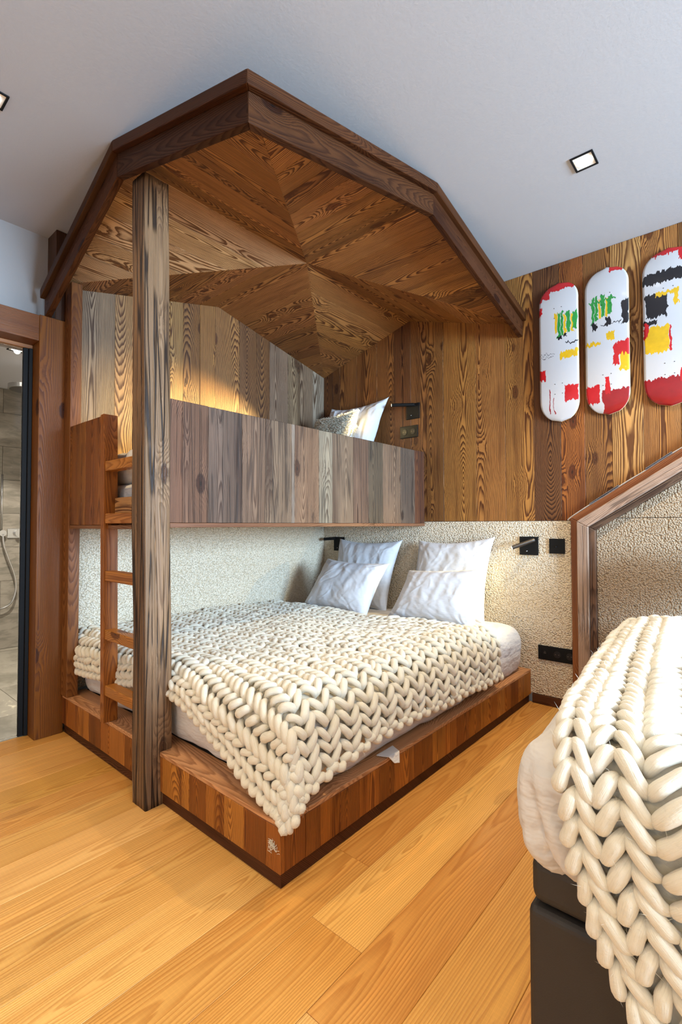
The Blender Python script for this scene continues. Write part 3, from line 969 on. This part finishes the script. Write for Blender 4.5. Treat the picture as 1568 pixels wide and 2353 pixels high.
L_X0, L_X1, L_NC = .035, 1.90, 43
def L_S(a, b):
    a, b = np.asarray(a, float), np.asarray(b, float)
    k = np.clip(a / 1.75, -.05, 1.05)
    x1 = np.interp(k, [0, .08, .25, .45, .65, .85, 1.0], [1.95, 1.95, 1.915, 1.905, 1.92, 1.94, 1.945])
    s = L_X0 + (x1 - L_X0) * b / L_NC
    of = np.interp(s, [0, .25, .64, 1.0, 1.15, 1.35, 1.55, 1.72, 2.0], [.20, .19, .15, .10, .12, .19, .25, .29, .29])
    head = np.interp(s, [0, .5, 1.1, 1.35, 1.55, 1.7, 2.0], [-.52, -.57, -.60, -.42, -.33, -.42, -.50])
    t = (-1.96 - of) + (head + 1.96 + of) * a / 1.75
    cw = np.clip((s - 1.25) / .45, 0, 1) * np.clip((-1.55 - t) / .45, 0, 1)
    cw = cw * cw * (3 - 2 * cw)
    xe, ye = 1.645 - .02 * cw, -1.945 + .02 * cw
    ax, dx = roll(s - xe, .125, .08 + .22 * cw)
    ay, dy = roll(ye - t, .10, .05 + .22 * cw)
    X = np.minimum(s, xe) + ax
    Y = np.maximum(t, ye) - ay
    drop = (dx ** 2.6 + dy ** 2.6 + 1e-12) ** (1 / 2.6)
    Z = .512 - drop + .016 * field(s, t, 2.1, 4.0) * np.clip(1 - drop / .05, 0, 1) + .008 * field(s, t, 5.0, 8.0)
    # never below the rounded mattress
    ex, ey = np.maximum(0, X - 1.637), np.maximum(0, -1.90 - Y)
    rr2 = .105 ** 2 - ex * ex - ey * ey
    zm = np.where(rr2 > 0, .373 + np.sqrt(np.maximum(rr2, 0)) + .022, -1)
    Z = np.maximum(Z, zm)
    return np.stack([X, Y, Z], -1)
WL = .103
wales = [(0.0, .062, .92)] + [(.062 + i * WL, .062 + (i + 1) * WL, 1.0) for i in range(16)]
def L_edge(q, rng):
    ea, eb, ez, er = [], [], [], []
    R0 = .0150
    # cast-off chain along the hanging side and the wall side
    n = 50
    for k in range(1, n):
        a0 = k / n * 1.72
        for bb0 in (L_NC - .1,):
            ea.append(a0 + .050 * q)
            eb.append(np.full_like(q, bb0) + .35 * np.sin(np.pi * q) * (1 if k % 2 else -.2) + .1 * rng.uniform(-1, 1))
            ez.append(R0 * (.2 + .8 * np.sin(np.pi * q)))
            er.append(R0 * (.5 + .5 * np.sin(np.pi * (.1 + .8 * q))))
    # knotted border row along the foot
    for c in range(L_NC - 1):
        ea.append(-.012 + .030 * np.sin(np.pi * q) * -1 + .012)
        eb.append(c + .1 + 1.15 * q)
        ez.append(R0 * (-.4 + 1.0 * np.sin(np.pi * q)))
        er.append(R0 * (.55 + .5 * np.sin(np.pi * (.1 + .8 * q))))
    return ea, eb, ez, er
knit('knit_blanket', L_S, wales, L_NC, .0148, M_WOOL, 'chunky cream knitted blanket spread over the lower double bunk bed', L_edge, jitter=1.3, blo=-.44, bhi=.92)

PG = 'white pillows on the lower bed'
pillow('pillow', [(.225, -.05, .985), (.845, -.05, .985), (.800, -.20, .455), (.215, -.20, .455)], .15, M_LINEN, 'square white pillow leaning on the panel near the wall corner, under the bunk', PG, seed=1.3)
pillow('pillow', [(.985, -.05, .985), (1.560, -.05, 1.020), (1.560, -.21, .470), (.965, -.21, .465)], .16, M_LINEN, 'square white pillow leaning on the boucle panel, lit by the reading lamp', PG, seed=4.1)
pillow('pillow', [(.370, -.36, .845), (.945, -.36, .835), (.895, -.56, .475), (.275, -.54, .485)], .17, M_LINEN, 'white rectangular pillow propped in front, nearer the long boucle side panel', PG, seed=7.7)
pillow('pillow', [(1.100, -.36, .800), (1.640, -.34, .845), (1.640, -.50, .485), (1.020, -.52, .485)], .17, M_LINEN, 'white rectangular pillow propped in front, nearer the open side of the bed', PG, seed=9.2)

# ================================================================== UPPER BUNK BEDDING
um = puffy('mattress', (.14, -2.02, 1.130), (.970, -.03, 1.300), .05, M_LINEN2, None, (20, 40, 6), .006, 3, 5.0)
tag(um, 'narrow white mattress lying on the upper bunk behind the guard panel', 'mattress')
pillow('pillow', [(.130, -.05, 2.080), (.735, -.06, 2.075), (.700, -.30, 1.44), (.110, -.26, 1.44)], .15, M_LINEN, 'white pillow standing at the head of the upper bunk beside the small lamp', seed=12.0, wr=.010, sag=.09)
fcush = pillow('fur_cushion', [(.200, -.28, 1.93), (.640, -.30, 1.945), (.62, -.44, 1.50), (.19, -.42, 1.50)], .12, M_LINEN2, 'small shaggy cream fur cushion leaning on the upper bunk pillow', None, 'cushion', 15.0, N=30)
def fur(parent_obj, n, ln, mat):
    me = parent_obj.data
    rng = random.Random(5)
    bm = bmesh.new()
    polys = [p for p in me.polygons if p.normal.y < .3]
    for k in range(n):
        p = polys[rng.randrange(len(polys))]
        c = Vector(p.center) + Vector((rng.uniform(-.008, .008), 0, rng.uniform(-.008, .008)))
        d = (Vector(p.normal) + Vector((rng.uniform(-.7, .7), rng.uniform(-.4, .2), rng.uniform(-.8, .6)))).normalized()
        l = ln * rng.uniform(.5, 1.2)
        s = d.orthogonal().normalized() * .0018
        a, b = bm.verts.new(c - s), bm.verts.new(c + s)
        m = c + d * l * .6 + Vector((0, 0, -.1 * l))
        a2, b2 = bm.verts.new(m - s * .7), bm.verts.new(m + s * .7)
        t = bm.verts.new(c + d * l + Vector((0, 0, -.35 * l)))
        bm.faces.new((a, b, b2, a2))
        bm.faces.new((a2, b2, t))
    o = from_bm('fur', bm, mat, parent_obj)
    o['kind'] = 'stuff'
fur(fcush, 12000, .030, M_FUR)
# bedding folded at the foot of the upper bunk
dv = puffy('folded_duvet', (.30, -2.01, 1.302), (.955, -1.62, 1.465), .06, M_LINEN2, None, (22, 16, 10), .02, 6, 21.0)
tag(dv, 'folded white duvet at the ladder end of the upper bunk', 'duvet')
pillow('pillow', [(.66, -1.70, 1.56), (1.0, -1.72, 1.56), (.97, -2.015, 1.495), (.665, -2.02, 1.485)], .11, M_LINEN, 'white pillow lying on the folded duvet at the ladder end of the upper bunk', seed=23.0, N=30)

# ================================================================== RIGHT HAND BED
RX0, RX1, RY = 2.512, 4.10, -2.11
rb = empty('box_bed', (3.3, -1.05, 0), label='black upholstered box bed base under the right bed', cat='bed')
box('base_box', (RX0, RY, .02), (RX1, -.10, .352), M_LEATHER, rb, None, (1, 0, 0), .016, 4)
box('upper_box', (RX0 + .004, RY + .004, .356), (RX1 - .004, -.10, .447), M_LEATHER, rb, None, (1, 0, 0), .022, 4)
for fx in (RX0 + .08, RX1 - .08):
    for fy in (RY + .08, -.2):
        box('foot', (fx - .03, fy - .03, 0), (fx + .03, fy + .03, .02), M_BLACK, rb, None, (0, 0, 1), .003)
rm = puffy('mattress', (RX0 + .01, RY + .015, .448), (RX1, -.10, .605), .05, M_LINEN2, None, (24, 40, 8), .004, 3, 31.0)
tag(rm, 'mattress in white cotton on the black box bed', 'mattress')
def duvet_fold(m, n):
    # heavy folds where it hangs over the left foot corner
    k = max(0, 1 - abs(m[1] - (RY - .02)) / .55) * max(0, 1 - (m[0] - RX0 + .05) / .7)
    h = max(0.0, min(1.0, (.66 - m[2]) / .10))
    sft = (m[0] - m[1]) * 40 + 2.2 * nz(m[0] * 5, m[1] * 5, m[2] * 4) + m[2] * 9
    f = abs(math.sin(sft)) ** .6
    hl = math.hypot(n[0], n[1])
    if hl > .2:
        d = (.040 * f - .024) * k * h
        m = m + np.array([n[0] / hl * d, n[1] / hl * d, -.020 * f * k * h])
    return m
dv = puffy('duvet', (RX0 - .025, RY - .045, .440), (RX1 + .04, -.55, .690), .085, M_LINEN2, None, (110, 130, 26), .012, 5.0, 41.0, duvet_fold)
tag(dv, 'puffy white duvet spread on the right bed, showing at its foot corner', 'duvet')
R_NC = 45
def R_S(a, b):
    a, b = np.asarray(a, float), np.asarray(b, float)
    t = .80 + (1.80) * b / R_NC           # distance from the wall along the bed, over the foot and down
    xl = np.interp(t, [.7, .85, 1.4, 1.86, 2.05, 2.20, 2.35, 2.48, 2.60, 2.8], [2.43, 2.44, 2.49, 2.54, 2.565, 2.595, 2.62, 2.67, 2.74, 2.92])
    X = xl + a
    ay, dy = roll(t - 2.09, .105, .02)
    Y = -np.minimum(t, 2.09) - ay
    e = np.clip((2.60 - X) / .17, 0, 1.4)
    Z = .722 - dy - .045 * e * e * (dy < .1) + .010 * field(X, t, 4.0, 2.0)
    Y = Y + .035 * np.clip((2.62 - X) / .12, 0, 1.2) ** 2 * (dy > .05)
    return np.stack([X, Y, Z], -1)
WR = .158
rw = [(0.0, .056, .95), (.056, .056 + .080, .95)] + [(.136 + i * WR, .136 + (i + 1) * WR, 1.0) for i in range(9)]
def R_edge(q, rng):
    ea, eb, ez, er = [], [], [], []
    R0 = .0155
    for k in range(38):
        a0 = k / 38 * 1.5
        for b0 in (.0, R_NC - .1):
            ea.append(a0 + .055 * q)
            eb.append(np.full_like(q, b0) + .3 * np.sin(np.pi * q) * (1 if k % 2 else -.3))
            ez.append(R0 * (.1 + .7 * np.sin(np.pi * q)))
            er.append(R0 * (.5 + .5 * np.sin(np.pi * (.1 + .8 * q))))
    return ea, eb, ez, er
knit('knit_blanket', R_S, rw, R_NC, .0133, M_WOOL, 'very chunky cream knitted blanket hanging over the foot of the right bed', R_edge, jitter=1.0, sides=14, K=16, blo=-.48, bhi=1.04)
pillow('pillow', [(2.60, -.15, .98), (3.20, -.15, .98), (3.20, -.55, .70), (2.62, -.55, .70)], .15, M_LINEN, 'white pillow at the head of the right bed beyond the chunky blanket', seed=33.0, N=30)

# headboard of the right bed: house shaped frame
hb = empty('headboard', (3.3, -.05, 0), label='house shaped timber framed headboard with a darker boucle field on the right', cat='headboard')
PK = 3.30
SL = .649
def frame_line(x0, z0, x1, z1, y0, dep, mat, col, name):
    """left post plus rafter between outer and inner offset lines, mirrored"""
    zi0, zo = z0, z1
def hp(off):          # outline moved inwards by off (perpendicular)
    k = off * math.sqrt(1 + SL * SL)
    xl = 2.022 + off
    return xl, 1.138 - k + SL * off, 1.138 - k + SL * (PK - 2.022)
def hframe(o0, o1, y, dep, col, mat):
    xa, za, pa = hp(o0)
    xb, zb, pb = hp(o1)
    for m in (1, -1):
        fx = (lambda x: x) if m == 1 else (lambda x: 2 * PK - x)
        slab('frame_post', [(fx(xa), y, .0), (fx(xb), y, .0), (fx(xb), y, zb), (fx(xa), y, za)], (0, dep, 0), mat, hb, vary(col, .06), (0, 0, 1), .004, 2)
        slab('frame_rafter', [(fx(xa), y, za), (fx(xb), y, zb), (PK, y, pb), (PK, y, pa)], (0, dep, 0), mat, hb, vary(col, .06), (1, 0, m * SL), .004, 2)
hframe(0.0, .038, -.052, .038, lin(150, 94, 54), M_VARN)
hframe(.0385, .098, -.078, .064, lin(178, 148, 122), M_PANEL)
hframe(.0985, .132, -.055, .041, lin(110, 80, 58), M_PANEL)
xa, za, pa = hp(.132)
slab('boucle_field', [(xa, -.030, .0), (2 * PK - xa, -.030, .0), (2 * PK - xa, -.030, 1.133), (xa, -.030, 1.133)], (0, .016, 0), M_BOUCLE2, hb, None, (1, 0, 0), .004, 2)
zx = xa + max(0, (1.135 - za) / SL)
slab('boucle_field', [(xa, -.030, 1.135), (2 * PK - xa, -.030, 1.135), (2 * PK - xa, -.030, max(za, 1.136)), (PK, -.030, pa), (xa, -.030, max(za, 1.136))] if za > 1.14 else
     [(zx, -.030, 1.135), (2 * PK - zx, -.030, 1.135), (PK, -.030, pa)], (0, .016, 0), M_BOUCLE2, hb, None, (1, 0, 0), .004, 2)

# light strip lying on the sloped headboard edge
def on_slope(x, dz):
    return (x, -.025, 1.138 + SL * (x - 2.022) + dz)
ls = tube('light_strip', [(1.998, -.02, 1.125)] + [on_slope(2.012 + k * .03, .006 + .004 * abs(math.sin(k * .5))) for k in range(24)], .0045, M_WIREW, None, 8)
tag(ls, 'thin white light strip lying on the sloped edge of the headboard', 'light strip')
for x0, x1 in ((2.12, 2.27), (2.40, 2.52)):
    p0, p1 = Vector(on_slope(x0, .014)), Vector(on_slope(x1, .016))
    slab('strip_cover', [p0 + Vector((0, -.012, 0)), p1 + Vector((0, -.012, 0)), p1 + Vector((0, .012, 0)), p0 + Vector((0, .012, 0))], (0, 0, .004), M_GREYST, ls, None, (1, 0, 0), .001)

# ================================================================== FITTINGS
def spot(name, loc, target, power, angle, blend, color, parent, radius=.012):
    l = bpy.data.lights.new(name, 'SPOT')
    l.energy, l.spot_size, l.spot_blend, l.color, l.shadow_soft_size = power, math.radians(angle), blend, color, radius
    o = bpy.data.objects.new(name, l)
    link(o, parent)
    d = Vector(target) - Vector(loc)
    o.matrix_parent_inverse = Matrix.Translation(-Vector(parent_loc(parent)))
    o.rotation_euler = d.to_track_quat('-Z', 'Y').to_euler()
    o.location = loc
    return o

def reading_lamp(px, pz, joint, tip, power, aim, label, lit=True, size=.115, angle=75):
    """square black plate on the headboard wall with a pivoting tube"""
    t = empty('reading_lamp', (px, -.004, pz), label=label, cat='wall lamp', group='black reading lamps by the bunks')
    yb = -.0125 if pz < 1.1 else -.0022
    box('plate', (px - size / 2, yb - .010, pz - size / 2), (px + size / 2, yb, pz + size / 2), M_BLACK, t, None, (0, 0, 1), .002, 2)
    j, tp = Vector(joint), Vector(tip)
    tube('pivot', [(j.x, yb - .010, j.z), (j.x, j.y, j.z)], .006, M_BLACK, t, 10)
    d = (tp - j).normalized()
    bm = bmesh.new()
    tube_bm(bm, [j - d * .012, j, tp - d * .004, tp], [.0115, .0125, .0125, .0115], 20)
    tb_ = from_bm('tube', bm, M_GUN if pz < 1.1 and px > 1 else M_BLACK, t, smooth=False)
    tube('switch', [(px - .008, yb - .010, pz - .03), (px - .009, yb - .022, pz - .033)], .004, M_CHROME, t, 8)
    if lit:
        tube('lens', [tp, tp + d * .002], .0095, M_BULB, tb_, 16)
        spot('lamp_beam', tp + d * .006, aim, power, angle, 1.0, (1.0, .79, .32), t, .008)
    return t
reading_lamp(.914, 1.945, (.935, -.045, 1.985), (.800, -.120, 1.988), 820, (.0, -1.32, 1.62), 'small black reading lamp with a lit tip beside the upper bunk pillow', angle=46)
reading_lamp(1.766, .966, (1.800, -.050, 1.000), (1.695, -.110, .955), 28, (1.30, -.40, .62), 'black reading lamp with a lit tip on the boucle panel beside the right pillows', angle=125)
reading_lamp(.190, .940, (.150, -.050, .985), (.078, -.085, .978), 0, (0, 0, 0), 'black reading lamp with its tube turned to the corner, half hidden by a pillow', lit=False)

def ring(name, c, r, th, mat, parent, n=28):
    bm = bmesh.new()
    tube_bm(bm, [(c[0], c[1], c[2]), (c[0], c[1] - th, c[2])], r, n)
    return from_bm(name, bm, mat, parent)

sw = empty('light_switch', (1.934, -.0125, .968), label='square black wall switch between the reading lamp and the headboard frame', cat='switch')
box('plate', (1.889, -.0225, .923), (1.979, -.0125, 1.013), M_BLACKPL, sw, None, (0, 0, 1), .002, 2)
tube('toggle', [(1.934, -.0225, .968), (1.931, -.038, .962)], [.005, .003], M_BLACKPL, sw, 10)

def socket_unit(t, cx, cz, y, hole=True):
    t = ring('ring', (cx, y + .0005, cz), .026, .003, M_BLACK, t)
    if hole:
        ring('well', (cx, y - .0026, cz), .0205, .0012, M_SOCKET, t)
        for s in (-1, 1):
            ring('pin', (cx + s * .0095, y - .0036, cz), .003, .001, M_GUN, t, 10)
    else:
        ring('cap', (cx, y - .0026, cz), .022, .0015, M_BLACKPL, t)
        box('charge_port', (cx - .007, y - .0050, cz - .002), (cx + .007, y - .0042, cz + .003), M_GUN, t, None, (0, 0, 1), 0)
        box('charge_port', (cx - .005, y - .0050, cz + .008), (cx + .005, y - .0042, cz + .011), M_GUN, t, None, (0, 0, 1), 0)
so = empty('socket_strip', (1.92, -.0125, .318), label='black triple power socket low on the boucle panel', cat='socket')
box('plate', (1.815, -.0205, .275), (2.021, -.0125, .361), M_BLACKPL, so, None, (0, 0, 1), .003, 2)
for i, cx in enumerate((1.857, 1.928, 1.999)):
    socket_unit(so, cx, .318, -.0205, i > 0)
so2 = empty('socket_strip', (.878, 0, 1.797), label='black double power socket under the upper bunk lamp', cat='socket')
box('plate', (.800, -.0105, 1.750), (.956, -.0022, 1.840), M_BLACKPL, so2, None, (0, 0, 1), .003, 2)
for cx in (.842, .914):
    socket_unit(so2, cx, 1.795, -.0105)

# recessed square downlights
def downlight(cx, cy, label, power=SPOT_POWER, sx=.092, sy=.104, z=CEIL, group='recessed square ceiling downlights', col=WARM, angle=112):
    t = empty('downlight', (cx, cy, z), label=label, cat='downlight', group=group)
    b = .008
    x0, x1, y0, y1 = cx - sx / 2, cx + sx / 2, cy - sy / 2, cy + sy / 2
    for lo, hi in (((x0, y0), (x1, y0 + b)), ((x0, y1 - b), (x1, y1)), ((x0, y0 + b), (x0 + b, y1 - b)), ((x1 - b, y0 + b), (x1, y1 - b))):
        box('bezel', (lo[0], lo[1], z - .006), (hi[0], hi[1], z - .0005), M_BLACK, t, None, (0, 0, 1), .001)
    box('reflector', (x0 + b, y0 + b, z - .0022), (x1 - b, y1 - b, z - .0007), M_REFL, t, None, (0, 0, 1), 0)
    bm = bmesh.new()
    tube_bm(bm, [(cx, cy, z - .0024), (cx, cy, z - .0045)], min(sx, sy) * .36, 24)
    from_bm('lens', bm, M_BULBC, t)
    if power:
        spot('downlight_beam', (cx, cy, z - .012), (cx, cy, 0), power, angle, 1.0, col, t, .02)
    return t
downlight(2.311, -.805, 'square recessed downlight in the ceiling above the skateboard decks', 140)
downlight(.742, -2.612, 'square recessed downlight cut off by the left edge of the picture', 66)
downlight(2.311, -2.612, 'square recessed downlight above the viewer, out of the picture')
downlight(3.75, -2.612, 'square recessed downlight above the foot of the right bed, out of the picture', 30)
downlight(.742, -4.40, 'added unseen fill downlight far behind the viewer, nearest the bathroom wall', 92, angle=142)  # rear row is added, out of view, to light the bed feet from the front
downlight(2.311, -4.40, 'added unseen fill downlight far behind the viewer, in the middle of the room', 92, angle=142)
downlight(3.75, -4.40, 'added unseen fill downlight far behind the viewer, nearest the window wall', 92, angle=142)
downlight(-1.03, -2.03, 'bright downlight in the bathroom ceiling behind the glass', 330, z=BZ, group=None, angle=160, col=(1.0, .94, .82))

# shower fittings
sh = empty('rain_shower', (-1.36, -1.88, 2.16), label='round chrome rain shower head behind the glass door', cat='shower head')
bm = bmesh.new()
tube_bm(bm, [(-1.36, -1.88, 2.128), (-1.36, -1.88, 2.130), (-1.36, -1.88, 2.160), (-1.36, -1.88, 2.168)], [.105, .115, .115, .09], 36)
rh = from_bm('head', bm, M_CHROME, sh)
bm = bmesh.new()
tube_bm(bm, [(-1.36, -1.88, 2.126), (-1.36, -1.88, 2.1285)], .104, 36)
from_bm('nozzle_plate', bm, M_GUN, rh)
tube('arm', [(-1.36, -1.88, 2.166), (-1.36, -1.88, BZ)], .012, M_CHROME, sh)
mx = empty('shower_mixer', (BX, -1.675, 1.03), label='chrome shower mixer with a round knob on the stone wall', cat='mixer')
box('plate', (BX + .0005, -1.757, .985), (BX + .012, -1.600, 1.070), M_CHROME, mx, None, (0, 0, 1), .002)
bm = bmesh.new()
tube_bm(bm, [(BX + .012, -1.672, 1.028), (BX + .05, -1.672, 1.028)], .034, 28)
from_bm('knob', bm, M_CHROME, mx)
box('lever', (BX + .012, -1.622, .99), (BX + .03, -1.612, 1.065), M_GUN, mx, None, (0, 0, 1), .002)
hs = empty('hand_shower', (BX, -1.80, 1.1), label='chrome hand shower hose looping on the stone wall', cat='shower hose')
bm = bmesh.new()
tube_bm(bm, [(BX + .0005, -1.80, 1.03), (BX + .05, -1.80, 1.03)], .028, 24)
from_bm('wall_outlet', bm, M_CHROME, hs)
pts = []
for k in range(41):
    t = k / 40
    # down, right, round and back up
    ang = t * math.pi * 1.25
    pts.append((BX + .045, -1.80 + .125 * math.sin(ang) ** 1.0 * (t * 1.4 if t < .7 else .98), 1.02 - .66 * math.sin(t * math.pi * .62) ** 1.2 / math.sin(math.pi * .5)))
ctrl = [(-1.80, 1.02), (-1.79, .92), (-1.755, .80), (-1.715, .68), (-1.695, .58), (-1.70, .49), (-1.73, .41), (-1.78, .375), (-1.83, .372), (-1.90, .40), (-1.93, .5), (-1.93, .9)]
def crom(c, n=6):
    out = []
    for i in range(len(c) - 1):
        p0, p1, p2, p3 = [np.array(c[max(0, min(len(c) - 1, i + d))]) for d in (-1, 0, 1, 2)]
        for k in range(n):
            t = k / n
            out.append(.5 * (2 * p1 + (p2 - p0) * t + (2 * p0 - 5 * p1 + 4 * p2 - p3) * t * t + (3 * p1 - p0 - 3 * p2 + p3) * t ** 3))
    out.append(np.array(c[-1]))
    return out
tube('hose', [(BX + .045, p[0], p[1]) for p in crom(ctrl)], .008, M_CHROME, hs, 10)
tube('riser_bar', [(BX + .045, -1.812, 1.06), (BX + .045, -1.812, 1.55)], .009, M_CHROME, hs)

# skateboard decks with a generic abstract paint print
def mat_deck(name, blobs, seed):
    """blobs: (centre x, centre z, half w, half h, colour, roughness of edge) in deck coordinates"""
    g = G(name)
    tc = g.n('ShaderNodeTexCoord', out=3)
    w = g.noise(tc, 26, 3, out=1)
    w2 = g.noise(g.n('ShaderNodeVectorMath', [tc, (90, 90, 14)], operation='MULTIPLY'), 1.0, 2, out=1)
    d = g.n('ShaderNodeVectorMath', [g.n('ShaderNodeVectorMath', [w, (-.5, -.5, -.5)], operation='ADD'), (.035, .035, .035)], operation='MULTIPLY')
    d2 = g.n('ShaderNodeVectorMath', [g.n('ShaderNodeVectorMath', [w2, (-.5, -.5, -.5)], operation='ADD'), (.006, .0, .05)], operation='MULTIPLY')
    p = g.n('ShaderNodeVectorMath', [g.n('ShaderNodeVectorMath', [tc, d], operation='ADD'), d2], operation='ADD')
    sp = g.t.nodes.new('ShaderNodeSeparateXYZ')
    g.t.links.new(p, sp.inputs[0])
    col = lin(194, 190, 190)
    tone = g.noise(tc, 30, 4)
    for (cx, cz, hw, hh, c) in blobs:
        ax = g.math('ABSOLUTE', g.math('SUBTRACT', sp.outputs[0], cx))
        az = g.math('ABSOLUTE', g.math('SUBTRACT', sp.outputs[2], cz))
        m = g.math('MULTIPLY', g.math('LESS_THAN', ax, hw), g.math('LESS_THAN', az, hh))
        cc = g.mix(tone, c, (c[0] * .6, c[1] * .6, c[2] * .6, 1))
        col = g.mix(m, col, cc)
    g.set(Base_Color=col, Roughness=.28)
    g.b.inputs['Coat Weight'].default_value = .3
    return g.m

M_EDGE = plain('deck_ply', lin(214, 186, 150), .6)
REDP, YEL, GRN, BLK = lin(205, 28, 34), lin(236, 184, 26), lin(44, 148, 62), lin(26, 24, 30)
DKRED = lin(160, 18, 26)
def deck(cx, cz, ln, wd_, blobs, label, seed):
    NU, NV = 60, 20
    bm = bmesh.new()
    F_, B_ = [], []
    for i in range(NU + 1):
        z = -ln / 2 + ln * i / NU
        # squashed superellipse outline
        e_ = max(0, abs(z) - (ln / 2 - wd_ * .56)) / (wd_ * .56)
        hw = wd_ / 2 * math.sqrt(max(0, 1 - e_ ** 2.2)) if e_ < 1 else 0
        hw = max(hw, .0015)
        kick = max(0, abs(z) - ln * .30)
        y = -.048 + .9 * kick * kick / .16 * .18
        f, b = [], []
        for j in range(NV + 1):
            s = (j / NV) * 2 - 1
            yy = y + .006 * s * s
            f.append(bm.verts.new((s * hw, yy, z)))
            b.append(bm.verts.new((s * hw, yy + .010, z)))
        F_.append(f)
        B_.append(b)
    for i in range(NU):
        for j in range(NV):
            fc = bm.faces.new((F_[i][j], F_[i][j + 1], F_[i + 1][j + 1], F_[i + 1][j]))
            fc.material_index = 0
            fc.smooth = True
            fc = bm.faces.new((B_[i][j], B_[i + 1][j], B_[i + 1][j + 1], B_[i][j + 1]))
            fc.material_index = 1
        for q in ((F_[i][0], F_[i + 1][0], B_[i + 1][0], B_[i][0]), (F_[i][NV], B_[i][NV], B_[i + 1][NV], F_[i + 1][NV])):
            bm.faces.new(q).material_index = 1
    for q in (0, NU):
        for j in range(NV):
            bm.faces.new((F_[q][j], F_[q][j + 1], B_[q][j + 1], B_[q][j])).material_index = 1
    bmesh.ops.recalc_face_normals(bm, faces=bm.faces)
    me = bpy.data.meshes.new('skateboard_deck')
    bm.to_mesh(me)
    bm.free()
    me.materials.append(mat_deck('deck_print', blobs, seed))
    me.materials.append(M_EDGE)
    t = empty('skateboard_deck', (cx, -.0025, cz), label=label, cat='skateboard deck', group='painted decks on the board wall')
    o = bpy.data.objects.new('deck', me)
    link(o, t)
    for zz in (-.20, -.26, .20, .26):
        for xx in (-.021, .021):
            bm = bmesh.new()
            tube_bm(bm, [(xx, -.0415, zz), (xx, -.049, zz)], .0022, 8)
            b = from_bm('bolt_hole', bm, M_SOCKET, None)
            b.parent = o
    for zz in (-.2, .2):
        bm = bmesh.new()
        tube_bm(bm, [(0, -.036, zz), (0, .0015, zz)], .012, 10)
        b = from_bm('wall_mount', bm, M_BLACK, None)
        b.parent = t
    return t
ZC = 2.141
GR = [(-.012, .165, .008, .06, YEL), (.006, .150, .008, .075, GRN), (.024, .160, .007, .07, GRN), (.040, .150, .006, .06, YEL), (.058, .165, .010, .065, GRN), (.078, .150, .006, .055, YEL), (.094, .165, .012, .05, GRN)]
deck(1.966, ZC, .845, .222, [(.03, .405, .10, .035, REDP), (-.08, .36, .03, .03, REDP), (-.105, .26, .008, .03, REDP)] + GR + [(.012, .078, .010, .014, BLK), (.040, .085, .008, .012, BLK), (.09, .035, .05, .004, BLK), (.060, -.03, .05, .022, YEL), (-.07, -.01, .05, .0016, BLK), (-.07, -.03, .04, .0016, BLK), (-.098, -.135, .022, .035, REDP), (.070, -.265, .040, .045, REDP), (-.055, -.30, .003, .07, DKRED), (-.03, -.33, .002, .05, DKRED)],
     'white skateboard deck with green and red paint, leftmost of three on the board wall', 1)
deck(2.226, ZC + .004, .845, .222, [(.045, .405, .035, .022, REDP)] + [(a - .075, b + .03, c, d, e_) for a, b, c, d, e_ in GR[1:]] + [(-.02, .225, .07, .006, GRN), (-.06, .085, .012, .02, BLK), (.01, .10, .014, .022, BLK), (.02, .085, .05, .003, BLK), (.095, .135, .018, .065, BLK), (.02, .015, .022, .02, YEL), (-.07, -.015, .04, .010, YEL), (.085, -.065, .035, .040, REDP), (.045, -.095, .012, .06, REDP), (.095, -.145, .030, .045, YEL), (.055, -.365, .08, .075, DKRED), (-.075, -.305, .035, .050, REDP), (.0, -.26, .012, .05, REDP)],
     'white skateboard deck with a dark red lower end, middle of three on the board wall', 2)
deck(2.521, ZC + .006, .845, .235, [(.02, .410, .10, .022, REDP), (.06, .37, .014, .03, REDP), (-.02, .265, .095, .030, BLK), (-.055, .12, .050, .065, BLK), (-.01, .175, .05, .010, YEL), (.035, .15, .010, .04, YEL), (-.085, .03, .035, .012, BLK), (-.055, -.065, .055, .070, YEL), (-.105, -.01, .010, .04, REDP), (.005, -.07, .004, .07, REDP), (0, -.365, .2, .090, DKRED), (.08, -.27, .035, .035, REDP)],
     'white skateboard deck with black and yellow patches, rightmost and highest of three on the wall', 3)

# loose wool fluff on the platform corner
def fluff(name, c, n, size, label):
    rng = random.Random(11)
    bm = bmesh.new()
    for k in range(n):
        p = Vector(c) + Vector((rng.gauss(0, size), rng.gauss(0, size * .25), rng.gauss(0, size)))
        d = Vector((rng.uniform(-1, 1), rng.uniform(-.4, .4), rng.uniform(-1, 1))).normalized() * size
        tube_bm(bm, [p - d, p + Vector((rng.uniform(-1, 1), 0, rng.uniform(-1, 1))) * size * .5, p + d], .0006, 4)
    return tag(from_bm(name, bm, M_WOOL), label, 'fluff')
fluff('wool_fluff', (1.735, YF - .004, .128), 60, .008, 'tuft of cream wool stuck near the front corner of the low platform')
